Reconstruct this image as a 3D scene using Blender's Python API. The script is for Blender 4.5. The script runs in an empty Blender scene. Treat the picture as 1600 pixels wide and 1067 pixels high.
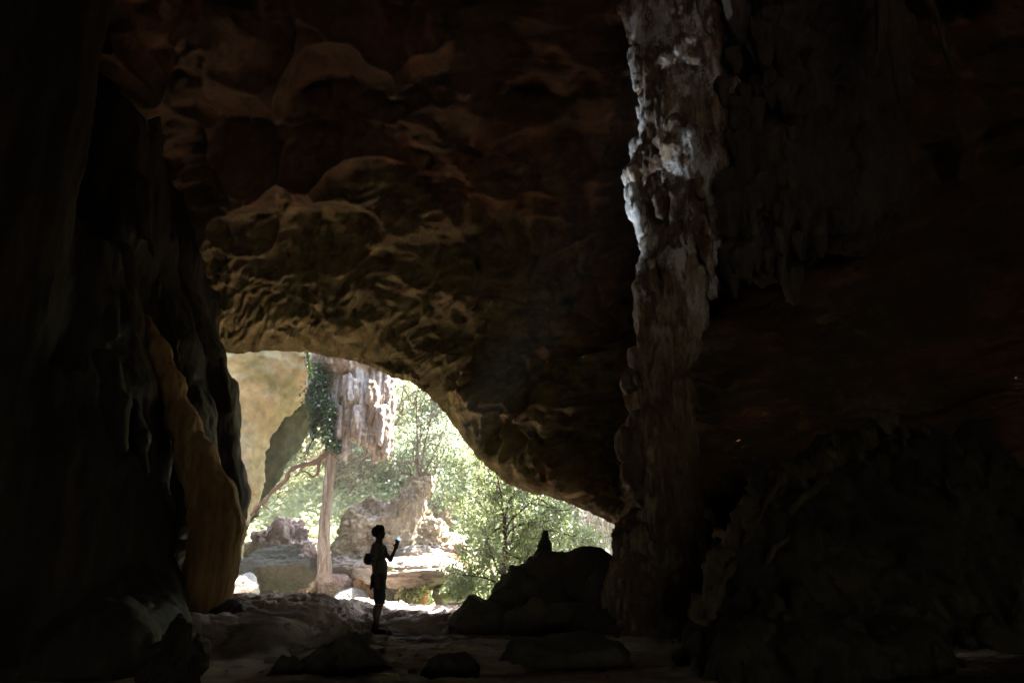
import bpy, math, random
import numpy as np
R = math.radians
rng = np.random.default_rng(7)
random.seed(7)
scene = bpy.context.scene
C = scene.collection

# ------------------------------------------------------------------ camera
CAMZ = 1.25; PITCH = R(17.5); FPX = 1067.0
cam_d = bpy.data.cameras.new('camera'); cam = bpy.data.objects.new('camera', cam_d); C.objects.link(cam)
cam.location = (0, 0, CAMZ); cam.rotation_euler = (math.pi/2 + PITCH, 0, 0)
cam_d.sensor_width = 36; cam_d.lens = 24.0; cam_d.clip_start = 0.05; cam_d.clip_end = 600
scene.camera = cam

# ------------------------------------------------------------------ light
SUN_EL = R(60); SUN_AZ = R(84)          # azimuth clockwise from +Y (north)
EXPOSURE = 4.1
w = bpy.data.worlds.new('World'); scene.world = w; w.use_nodes = True
nt = w.node_tree; bg = nt.nodes['Background']
sky = nt.nodes.new('ShaderNodeTexSky'); sky.sky_type = 'NISHITA'; sky.sun_disc = False
sky.sun_elevation = SUN_EL; sky.sun_rotation = SUN_AZ
nt.links.new(sky.outputs[0], bg.inputs[0]); bg.inputs[1].default_value = 0.15
sd = bpy.data.lights.new('sun', 'SUN'); sd.energy = 5.0; sd.angle = R(0.5); sd.color = (1, .955, .88)
sun = bpy.data.objects.new('sun', sd); C.objects.link(sun)
sun.rotation_euler = (math.pi/2 - SUN_EL, 0, math.pi - SUN_AZ)
sun.location = (10, -10, 40)
vs = scene.view_settings
vs.view_transform = 'Standard'; vs.look = 'None'; vs.exposure = EXPOSURE; vs.gamma = 1; vs.use_curve_mapping = False
scene.cycles.max_bounces = 6; scene.cycles.diffuse_bounces = 3; scene.cycles.transmission_bounces = 3
scene.cycles.glossy_bounces = 2
scene.cycles.sample_clamp_indirect = 3.0
scene.cycles.use_denoising = True

# ------------------------------------------------------------------ helpers
def P(px, py, Y):
    """world point at forward distance Y seen at photo position (px, py)"""
    dx = (px-800)/FPX; dz = -(py-533.5)/FPX
    y = math.cos(PITCH) - dz*math.sin(PITCH); z = math.sin(PITCH) + dz*math.cos(PITCH)
    k = Y/y
    return np.array((dx*k, Y, CAMZ + z*k))
def pxm(Y, py=800): # metres per photo pixel near horizon
    return Y/FPX*1.02

_perm = np.random.default_rng(99).permutation(256).astype(np.int32); _perm = np.concatenate([_perm, _perm, _perm])
_g = np.random.default_rng(5).normal(size=(256, 3)).astype(np.float32); _g /= np.linalg.norm(_g, axis=1)[:, None]
_fp = np.random.default_rng(6).random((256, 3)).astype(np.float32)
def _hash(i, j, k): return _perm[(_perm[(_perm[i & 255] + j) & 255] + k) & 255]
def perlin(p):
    p = np.asarray(p, np.float32); i0 = np.floor(p).astype(np.int32); f = p - i0
    u = f*f*f*(f*(f*6-15)+10); out = 0
    for dx in (0, 1):
        wx = u[:, 0] if dx else 1-u[:, 0]
        for dy in (0, 1):
            wy = u[:, 1] if dy else 1-u[:, 1]
            for dz in (0, 1):
                wz = u[:, 2] if dz else 1-u[:, 2]
                g = _g[_hash(i0[:, 0]+dx, i0[:, 1]+dy, i0[:, 2]+dz)]
                out = out + wx*wy*wz*((f[:, 0]-dx)*g[:, 0] + (f[:, 1]-dy)*g[:, 1] + (f[:, 2]-dz)*g[:, 2])
    return out*1.5
def fbm(p, o=4, gain=.5, ridged=False):
    p = np.asarray(p, np.float32); a = 1; s = 0
    for q in range(o):
        n = perlin(p + q*17.3)
        if ridged: n = .5-np.abs(n)*1.4
        s = s + a*n; a *= gain; p = p*2.03
    return s
def worley(p):
    p = np.asarray(p, np.float32); i0 = np.floor(p).astype(np.int32)
    f1 = np.full(len(p), 9, np.float32); f2 = f1.copy()
    for dx in (-1, 0, 1):
        for dy in (-1, 0, 1):
            for dz in (-1, 0, 1):
                c = i0 + (dx, dy, dz)
                q = c + _fp[_hash(c[:, 0], c[:, 1], c[:, 2])]
                d = np.sqrt(((q-p)**2).sum(1))
                n1 = np.minimum(f1, d); f2 = np.minimum(f2, np.maximum(f1, d)); f1 = n1
    return f1, f2
def sstep(a, b, x):
    t = np.clip((x-a)/(b-a), 0, 1); return t*t*(3-2*t)

def mesh_np(name, V, F, mat, smooth=True, attr=None):
    """V (n,3); F (m,3|4) -> mesh object data in world space with its origin moved to its base"""
    V = np.asarray(V, np.float32); F = np.asarray(F, np.int32)
    me = bpy.data.meshes.new(name); n = F.shape[1]
    me.vertices.add(len(V)); me.vertices.foreach_set('co', V.ravel())
    me.loops.add(F.size); me.loops.foreach_set('vertex_index', F.ravel())
    me.polygons.add(len(F)); me.polygons.foreach_set('loop_start', np.arange(0, F.size, n, dtype=np.int32))
    me.polygons.foreach_set('use_smooth', np.full(len(F), smooth, bool))
    me.update(calc_edges=True)
    if attr is not None:
        a = me.attributes.new('tint', 'FLOAT', 'FACE'); a.data.foreach_set('value', np.asarray(attr, np.float32))
    me.materials.append(mat)
    return me
def link(name, V, F, mat, parent=None, smooth=True, attr=None, base=None):
    V = np.asarray(V, np.float32)
    if base is None: base = np.array((V[:, 0].mean(), V[:, 1].mean(), V[:, 2].min()))
    me = mesh_np(name, V-base, F, mat, smooth, attr)
    o = bpy.data.objects.new(name, me); C.objects.link(o)
    if parent is not None:
        o.parent = parent; wl = parent.get('_w') or (0, 0, 0)
        o.location = tuple(float(base[i]-wl[i]) for i in range(3)); o['_w'] = [float(x) for x in base]
    else:
        o.location = tuple(float(x) for x in base); o['_w'] = [float(x) for x in base]
    return o
def tag(o, label=None, cat=None, group=None, kind=None):
    if label: o['label'] = label
    if cat: o['category'] = cat
    if group: o['group'] = group
    if kind: o['kind'] = kind
    return o
def empty(name, loc, label, cat, group=None):
    o = bpy.data.objects.new(name, None); C.objects.link(o); o.location = tuple(float(x) for x in loc)
    o.empty_display_size = .1
    o['_w'] = [float(x) for x in loc]
    return tag(o, label, cat, group)
def vnormals(V, F):
    a = V[F[:, 1]]-V[F[:, 0]]; b = V[F[:, 2]]-V[F[:, 0]]; n = np.cross(a, b); N = np.zeros_like(V)
    if F.shape[1] == 4: n = n + np.cross(V[F[:, 2]]-V[F[:, 0]], V[F[:, 3]]-V[F[:, 0]])
    for k in range(F.shape[1]): 
        for c in range(3): N[:, c] += np.bincount(F[:, k], n[:, c], len(V))
    return N/np.maximum(np.linalg.norm(N, axis=1), 1e-9)[:, None]
def grid_faces(nu, nv, flip=False):
    i = np.arange(nv*nu).reshape(nv, nu)
    F = np.stack([i[:-1, :-1], i[:-1, 1:], i[1:, 1:], i[1:, :-1]], -1).reshape(-1, 4)
    return F[:, ::-1].copy() if flip else F

class SDF:
    def __init__(s, lo, hi, h):
        s.lo = np.array(lo, np.float32); s.h = h
        s.n = np.ceil((np.array(hi)-s.lo)/h).astype(int)+1
        s.f = np.full(s.n, 9.0, np.float32)
    def _sub(s, lo, hi, pad):
        a = np.clip(np.floor((np.array(lo)-pad-s.lo)/s.h).astype(int), 0, s.n); b = np.clip(np.ceil((np.array(hi)+pad-s.lo)/s.h).astype(int)+1, 0, s.n)
        if np.any(b <= a): return None, None
        ax = [s.lo[i]+s.h*np.arange(a[i], b[i], dtype=np.float32) for i in range(3)]
        X, Y, Z = np.meshgrid(*ax, indexing='ij', sparse=True)
        return (slice(a[0], b[0]), slice(a[1], b[1]), slice(a[2], b[2])), (X, Y, Z)
    def _mix(s, sl, d, k, sub=False):
        f = s.f[sl]
        if sub:
            d = -d; h = np.maximum(k-np.abs(f-d), 0)/k; s.f[sl] = np.maximum(f, d) + h*h*k*.25
        else:
            h = np.maximum(k-np.abs(f-d), 0)/k; s.f[sl] = np.minimum(f, d) - h*h*k*.25
    def cap(s, a, b, ra, rb=None, k=.05, sub=False, fl=None):
        """tapered capsule; fl=(count, depth) flutes it round its axis"""
        rb = ra if rb is None else rb
        a = np.array(a, float); b = np.array(b, float); m = max(ra, rb)
        sl, G = s._sub(np.minimum(a, b)-m, np.maximum(a, b)+m, k+3*s.h)
        if sl is None: return
        X, Y, Z = G; d = b-a; L = max(float(d@d), 1e-9)
        t = np.clip(((X-a[0])*d[0]+(Y-a[1])*d[1]+(Z-a[2])*d[2])/L, 0, 1)
        x = X-a[0]-t*d[0]; y = Y-a[1]-t*d[1]; z = Z-a[2]-t*d[2]
        r = ra+(rb-ra)*t
        if fl: r = r*(1 + fl[1]*np.cos(np.arctan2(y, x)*fl[0] + a[0]*9))
        s._mix(sl, np.sqrt(x*x+y*y+z*z)-r, k, sub)
    def chain(s, pts, k=.05, **kw):
        for (a, ra), (b, rb) in zip(pts[:-1], pts[1:]): s.cap(a, b, ra, rb, k, **kw)
    def ell(s, c, r, k=.05, rot=0, tilt=0, sub=False):
        """ellipsoid, rot about z, tilt about y"""
        m = max(r); sl, G = s._sub(np.array(c)-m, np.array(c)+m, k+3*s.h)
        if sl is None: return
        X, Y, Z = G; x = X-c[0]; y = Y-c[1]; z = Z-c[2]
        if rot: x, y = x*math.cos(rot)+y*math.sin(rot), -x*math.sin(rot)+y*math.cos(rot)
        if tilt: x, z = x*math.cos(tilt)+z*math.sin(tilt), -x*math.sin(tilt)+z*math.cos(tilt)
        k0 = np.sqrt((x/r[0])**2+(y/r[1])**2+(z/r[2])**2); k1 = np.sqrt((x/r[0]**2)**2+(y/r[1]**2)**2+(z/r[2]**2)**2)
        s._mix(sl, k0*(k0-1)/np.maximum(k1, 1e-4), k, sub)
    def box(s, c, r, rad=.02, k=.02, rot=0, sub=False):
        m = float(np.linalg.norm(r)); sl, G = s._sub(np.array(c)-m, np.array(c)+m, k+3*s.h)
        if sl is None: return
        X, Y, Z = G; x = X-c[0]; y = Y-c[1]; z = Z-c[2]
        if rot: x, y = x*math.cos(rot)+y*math.sin(rot), -x*math.sin(rot)+y*math.cos(rot)
        qx, qy, qz = np.abs(x)-r[0]+rad, np.abs(y)-r[1]+rad, np.abs(z)-r[2]+rad
        d = np.sqrt(np.maximum(qx, 0)**2+np.maximum(qy, 0)**2+np.maximum(qz, 0)**2)+np.minimum(np.maximum(qx, np.maximum(qy, qz)), 0)-rad
        s._mix(sl, d, k, sub)
    def warp(s, fn, band=.4):
        m = np.abs(s.f) < band; idx = np.argwhere(m); p = s.lo+idx*s.h
        s.f[m] += fn(p.astype(np.float32)).astype(np.float32)
    def mesh(s):
        f = s.f; f[0], f[-1] = 9, 9; f[:, 0], f[:, -1] = 9, 9; f[:, :, 0], f[:, :, -1] = 9, 9
        ins = f < 0; n = np.array(f.shape)-1
        c = np.zeros(n, np.int8)
        for dx in (0, 1):
            for dy in (0, 1):
                for dz in (0, 1): c += ins[dx:dx+n[0], dy:dy+n[1], dz:dz+n[2]]
        act = (c > 0) & (c < 8); cells = np.argwhere(act); M = len(cells)
        idm = np.full(n, -1, np.int32); idm[act] = np.arange(M)
        acc = np.zeros((M, 3)); cnt = np.zeros(M)
        def val(o): q = cells+o; return f[q[:, 0], q[:, 1], q[:, 2]]
        for ax in range(3):
            e = np.zeros(3, int); e[ax] = 1; o1, o2 = [(1, 2), (0, 2), (0, 1)][ax]
            for u in (0, 1):
                for v in (0, 1):
                    o = np.zeros(3, int); o[o1] = u; o[o2] = v
                    a = val(o); b = val(o+e); m = (a < 0) != (b < 0); t = a[m]/(a[m]-b[m])
                    q = np.repeat(o[None].astype(float), m.sum(), 0); q[:, ax] += t
                    acc[m] += q; cnt[m] += 1
        V = s.lo+(cells+acc/cnt[:, None])*s.h
        Fs = []
        for ax in range(3):
            o1, o2 = [(1, 2), (2, 0), (0, 1)][ax]
            sa = [slice(1, n[i]) for i in range(3)]; sa[ax] = slice(0, n[ax]); sb = list(sa); sb[ax] = slice(1, n[ax]+1)
            A = ins[tuple(sa)]; B = ins[tuple(sb)]; off = np.ones(3, int); off[ax] = 0
            for m, fl in ((A & ~B, False), (~A & B, True)):
                q = np.argwhere(m)+off
                if not len(q): continue
                d1 = np.zeros(3, int); d1[o1] = 1; d2 = np.zeros(3, int); d2[o2] = 1
                g = lambda r: idm[r[:, 0], r[:, 1], r[:, 2]]
                quad = np.stack([g(q-d1-d2), g(q-d2), g(q), g(q-d1)], 1)
                Fs.append(quad[:, ::-1] if fl else quad)
        F = np.concatenate(Fs); F = F[(F >= 0).all(1)]
        return V.astype(np.float32), F
# ------------------------------------------------------------------ materials
def nodes(name):
    m = bpy.data.materials.new(name); m.use_nodes = True; t = m.node_tree
    b = t.nodes['Principled BSDF']; b.inputs['Specular IOR Level'].default_value = .25
    return m, t, b
def N(t, ty, **kw):
    n = t.nodes.new(ty)
    for k, v in kw.items(): setattr(n, k, v)
    return n
def ramp(t, fac, stops):
    r = N(t, 'ShaderNodeValToRGB'); e = r.color_ramp.elements
    while len(e) < len(stops): e.new(.5)
    for q, (p, c) in zip(e, stops): q.position = p; q.color = (*c, 1) if len(c) == 3 else c
    t.links.new(fac, r.inputs[0]); return r.outputs[0]
def noise(t, vec, sc, det=6, rough=.6, dist=0.):
    n = N(t, 'ShaderNodeTexNoise'); n.inputs['Scale'].default_value = sc; n.inputs['Detail'].default_value = det
    n.inputs['Roughness'].default_value = rough; n.inputs['Distortion'].default_value = dist
    t.links.new(vec, n.inputs['Vector']); return n.outputs[0]
def mixc(t, fac, a, b, blend='MIX'):
    m = N(t, 'ShaderNodeMix', data_type='RGBA', blend_type=blend)
    for s, v in ((m.inputs[0], fac), (m.inputs[6], a), (m.inputs[7], b)):
        if isinstance(v, (int, float)): s.default_value = v
        elif isinstance(v, tuple): s.default_value = (*v, 1)
        else: t.links.new(v, s)
    return m.outputs[2]
def math_(t, op, a, b=0.):
    m = N(t, 'ShaderNodeMath', operation=op)
    for s, v in zip(m.inputs, (a, b)):
        if isinstance(v, (int, float)): s.default_value = v
        else: t.links.new(v, s)
    return m.outputs[0]
def rock_mat(name, cols, sc=.6, stretch=(1, 1, 1), bump=.03, fine=9., rough=.85, spots=None, streak=None, top=None, speck=0, spec=.25, lit_algae=None, highlight=None):
    m, t, b = nodes(name); b.inputs['Roughness'].default_value = rough; b.inputs['Specular IOR Level'].default_value = spec
    g = N(t, 'ShaderNodeNewGeometry'); mp = N(t, 'ShaderNodeMapping'); mp.inputs['Scale'].default_value = stretch
    t.links.new(g.outputs['Position'], mp.inputs['Vector']); v = mp.outputs[0]
    n1 = noise(t, v, sc, 8, .62, .4)
    k = len(cols); c = ramp(t, n1, [(.32+.36*i/(k-1), q) for i, q in enumerate(cols)])
    n2 = noise(t, v, sc*11, 6, .7)
    c = mixc(t, 1., c, ramp(t, n2, [(.25, (.62, .62, .62)), (.75, (1.3, 1.3, 1.3))]), 'MULTIPLY')
    if streak:   # vertical mineral runs
        mp2 = N(t, 'ShaderNodeMapping'); mp2.inputs['Scale'].default_value = (3.2, 3.2, .22)
        t.links.new(g.outputs['Position'], mp2.inputs['Vector'])
        n3 = noise(t, mp2.outputs[0], streak[1], 5, .6, .3)
        c = mixc(t, ramp(t, n3, [(.5, (0, 0, 0)), (.62, (1, 1, 1))]), c, streak[0])
    if spots:
        n4 = noise(t, v, spots[1], 5, .65, .5)
        c = mixc(t, ramp(t, n4, [(spots[2], (0, 0, 0)), (spots[2]+.1, (1, 1, 1))]), c, spots[0])
    if top:      # lichen / dust that settles on up-facing rock
        sx = N(t, 'ShaderNodeSeparateXYZ'); t.links.new(g.outputs['Normal'], sx.inputs[0])
        n5 = noise(t, v, 2.3, 6, .7)
        f = math_(t, 'MULTIPLY', math_(t, 'ADD', sx.outputs[2], math_(t, 'SUBTRACT', n5, .5)), 1.)
        c = mixc(t, ramp(t, f, [(top[1], (0, 0, 0)), (top[1]+.25, (1, 1, 1))]), c, top[0])
    if highlight:     # white patches high up; the lamp's highlight put into the colour
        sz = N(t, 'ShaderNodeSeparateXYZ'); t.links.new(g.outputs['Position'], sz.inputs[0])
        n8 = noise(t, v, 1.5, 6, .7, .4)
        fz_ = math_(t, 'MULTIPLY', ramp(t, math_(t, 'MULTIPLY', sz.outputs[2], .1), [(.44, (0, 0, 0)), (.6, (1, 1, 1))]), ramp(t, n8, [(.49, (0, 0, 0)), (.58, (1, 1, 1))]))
        c = mixc(t, fz_, c, highlight)
    if lit_algae:    # olive algae film, lightened near the mouth to stand for daylight
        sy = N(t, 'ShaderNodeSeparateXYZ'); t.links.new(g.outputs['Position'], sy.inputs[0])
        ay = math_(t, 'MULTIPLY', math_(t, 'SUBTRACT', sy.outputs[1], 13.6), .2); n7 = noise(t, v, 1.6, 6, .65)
        c = mixc(t, ramp(t, math_(t, 'ADD', ay, math_(t, 'MULTIPLY', math_(t, 'SUBTRACT', n7, .5), 1.6)), [(.35, (0, 0, 0)), (.8, (1, 1, 1))]), c, ramp(t, n2, [(.35, lit_algae[0]), (.65, lit_algae[1])]))
    if speck:    # pale calcite grains
        vo = N(t, 'ShaderNodeTexVoronoi'); vo.inputs['Scale'].default_value = 9.
        t.links.new(g.outputs['Position'], vo.inputs['Vector'])
        n6 = noise(t, g.outputs['Position'], 1.1, 3)
        s = math_(t, 'MULTIPLY', math_(t, 'LESS_THAN', vo.outputs['Distance'], .10), math_(t, 'GREATER_THAN', n6, .5))
        c = mixc(t, math_(t, 'MULTIPLY', s, speck), c, (.5, .47, .42))
    t.links.new(c, b.inputs['Base Color'])
    h1 = noise(t, v, fine, 8, .65, .2); h2 = noise(t, v, fine*5, 5, .7)
    h = math_(t, 'ADD', h1, math_(t, 'MULTIPLY', h2, .3))
    bp = N(t, 'ShaderNodeBump'); bp.inputs['Strength'].default_value = 1.; bp.inputs['Distance'].default_value = bump
    t.links.new(h, bp.inputs['Height']); t.links.new(bp.outputs[0], b.inputs['Normal'])
    return m
def leaf_mat(name, a, b_, tr=.4, c=None):
    m, t, b = nodes(name); t.nodes.remove(b); out = t.nodes['Material Output']
    at = N(t, 'ShaderNodeAttribute', attribute_name='tint')
    st = [(0, a), (1, b_)] if c is None else [(0, a), (.9, b_), (.97, c)]
    col = ramp(t, at.outputs['Fac'], st)
    oi = N(t, 'ShaderNodeObjectInfo')
    col = mixc(t, 1., col, ramp(t, oi.outputs['Random'], [(0, (.7, .8, .75)), (.5, (1.05, 1.05, .9)), (1, (1.35, 1.2, 1.0))]), 'MULTIPLY')
    d = N(t, 'ShaderNodeBsdfDiffuse'); l = N(t, 'ShaderNodeBsdfTranslucent'); gl = N(t, 'ShaderNodeBsdfGlossy')
    gl.inputs['Roughness'].default_value = .35; gl.inputs['Color'].default_value = (.9, .95, 1, 1)
    t.links.new(col, d.inputs[0]); t.links.new(col, l.inputs[0])
    mx = N(t, 'ShaderNodeMixShader'); mx.inputs[0].default_value = tr
    t.links.new(d.outputs[0], mx.inputs[1]); t.links.new(l.outputs[0], mx.inputs[2])
    m2 = N(t, 'ShaderNodeMixShader'); m2.inputs[0].default_value = .05
    t.links.new(mx.outputs[0], m2.inputs[1]); t.links.new(gl.outputs[0], m2.inputs[2])
    t.links.new(m2.outputs[0], out.inputs[0]); return m
def plain(name, col, rough=.8, var=.25, sc=30, bump=.002, metal=0):
    m, t, b = nodes(name); b.inputs['Roughness'].default_value = rough; b.inputs['Metallic'].default_value = metal
    g = N(t, 'ShaderNodeTexCoord'); n = noise(t, g.outputs['Object'], sc, 5)
    c = mixc(t, 1., col, ramp(t, n, [(.3, (1-var,)*3), (.7, (1+var,)*3)]), 'MULTIPLY'); t.links.new(c, b.inputs['Base Color'])
    bp = N(t, 'ShaderNodeBump'); bp.inputs['Distance'].default_value = bump; t.links.new(n, bp.inputs['Height']); t.links.new(bp.outputs[0], b.inputs['Normal'])
    return m

M = {}
M['vault'] = rock_mat('vault_rock', [(.055, .033, .019), (.105, .052, .026), (.075, .05, .025), (.15, .066, .032), (.06, .045, .023)], .28, (1, 1, 1), .07, 4.5, .8, speck=.25, lit_algae=((.11, .10, .04), (.27, .20, .08)))
M['floor'] = rock_mat('floor_rock', [(.28, .205, .175), (.46, .36, .32), (.37, .28, .22), (.56, .46, .43)], .5, (.5, 1.4, 1), .10, 4., .85, spots=((.17, .13, .105), .9, .58))
M['left'] = rock_mat('shaded_flowstone', [(.012, .009, .006), (.022, .015, .009), (.011, .008, .006)], .5, (1, 1, .35), .03, 7., .7, streak=((.045, .03, .015), 1.2))  # near-black all over, so the wall's shade sits in its colour
M['fold'] = rock_mat('lit_orange_flowstone', [(.13, .066, .024), (.23, .12, .042), (.085, .042, .018)], .5, (1, 1, .25), .03, 7., .7, streak=((.25, .16, .07), 1.2))  # brighter flowstone for the wall's lit edge; light put into the colour
M['column'] = rock_mat('column_calcite', [(.075, .048, .030), (.155, .10, .064), (.105, .064, .04), (.22, .155, .105)], .8, (1, 1, .5), .05, 8., .65, streak=((.30, .22, .15), 1.4), spots=((.10, .05, .03), 1.1, .56), highlight=(.55, .53, .51))
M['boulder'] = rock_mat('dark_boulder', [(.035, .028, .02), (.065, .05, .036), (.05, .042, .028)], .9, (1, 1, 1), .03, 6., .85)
M['ridge'] = rock_mat('rimlit_ridge_rock', [(.035, .026, .015), (.08, .056, .03), (.05, .036, .02)], 1.5, (1, 1, .6), .04, 9., .6)  # paler than the slope, painting in the ridge's rim light
M['curtain'] = rock_mat('shaded_calcite', [(.05, .038, .028), (.085, .066, .05), (.06, .044, .033), (.11, .09, .075)], .8, (1, 1, .5), .05, 8., .7)  # darker copy of the column rock; the shade is in the colour
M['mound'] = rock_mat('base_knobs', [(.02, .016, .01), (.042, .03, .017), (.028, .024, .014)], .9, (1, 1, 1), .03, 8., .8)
M['cream'] = rock_mat('cream_limestone', [(.38, .29, .16), (.46, .37, .23), (.34, .27, .14), (.48, .41, .29)], .35, (1, 1, 1), .05, 2.5, .9, spots=((.17, .165, .08), .30, .53))
M['stal'] = rock_mat('pink_stalactite', [(.17, .12, .085), (.28, .22, .175), (.21, .15, .11), (.36, .30, .25)], 1.1, (1.5, 1.5, .4), .05, 6., .85, streak=((.48, .43, .40), 1.1))
M['pinkrock'] = rock_mat('pale_pink_rock', [(.26, .19, .15), (.36, .28, .24), (.21, .145, .11), (.42, .35, .32)], .9, (1, 1, 1), .10, 3.5, .9, spots=((.18, .10, .07), 1.6, .57))
M['mud'] = rock_mat('root_bound_mound', [(.23, .17, .11), (.33, .25, .165), (.19, .14, .09), (.40, .33, .26)], .8, (1, 1, .8), .16, 3., .95, spots=((.55, .46, .36), 2.2, .56))
M['mossrock'] = rock_mat('mossy_dark_rock', [(.04, .038, .026), (.065, .06, .042), (.025, .024, .018)], 1.2, (1, 1, 1), .12, 4., .9, top=((.10, .095, .075), .65))
M['olive'] = rock_mat('shaded_olive_rock', [(.035, .04, .018), (.075, .07, .033), (.05, .05, .022), (.12, .10, .055)], .6, (1, 1, 1), .08, 4., .9)
M['slab'] = rock_mat('ledge_slab', [(.22, .175, .13), (.30, .25, .21), (.17, .14, .08)], .7, (.6, 1, 2.5), .08, 4., .9, spots=((.17, .17, .06), .8, .56), top=((.27, .235, .215), .45))
M['orange'] = rock_mat('orange_rock', [(.40, .12, .05), (.50, .22, .10), (.45, .30, .16), (.24, .10, .06)], 1.6, (1, 1, 1), .10, 4., .9)
M['greyrock'] = rock_mat('grey_white_rock', [(.25, .24, .22), (.34, .33, .31), (.20, .17, .15)], 1., (1, 1, 1), .10, 4., .9)
M['earth'] = rock_mat('hill_earth', [(.16, .19, .09), (.24, .25, .14), (.14, .17, .08)], .3, (1, 1, 1), .1, 3., 1.)
M['bark'] = rock_mat('pale_bark', [(.17, .13, .10), (.27, .22, .185), (.13, .09, .065), (.36, .32, .29)], 2.5, (2, 2, .35), .04, 10., .9)
M['darkbark'] = rock_mat('dark_bark', [(.05, .03, .025), (.09, .055, .045)], 4, (1, 1, .5), .01, 20., .9)
M['redbark'] = rock_mat('red_brown_bark', [(.12, .07, .055), (.20, .13, .10)], 4, (1, 1, .5), .02, 20., .9)
M['palebark'] = rock_mat('pale_vine', [(.42, .36, .33), (.56, .50, .47)], 3, (1, 1, 1), .01, 20., .9)
M['leaf'] = leaf_mat('leaf_green', (.20, .24, .11), (.33, .36, .19), .55)
M['leafp'] = leaf_mat('leaf_pale', (.28, .31, .18), (.42, .43, .29), .55)
M['leafd'] = leaf_mat('leaf_dark', (.17, .21, .10), (.27, .30, .16), .55)
M['leafdry'] = leaf_mat('leaf_dry', (.26, .21, .15), (.20, .21, .13), .5)
M['leafmoss'] = leaf_mat('leaf_moss', (.025, .04, .015), (.06, .09, .03), .25)
M['leafhero'] = leaf_mat('leaf_hero', (.14, .19, .09), (.22, .28, .15))
M['leafflower'] = leaf_mat('leaf_flower', (.18, .22, .095), (.29, .33, .17), .55, (.35, .20, .42))
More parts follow.
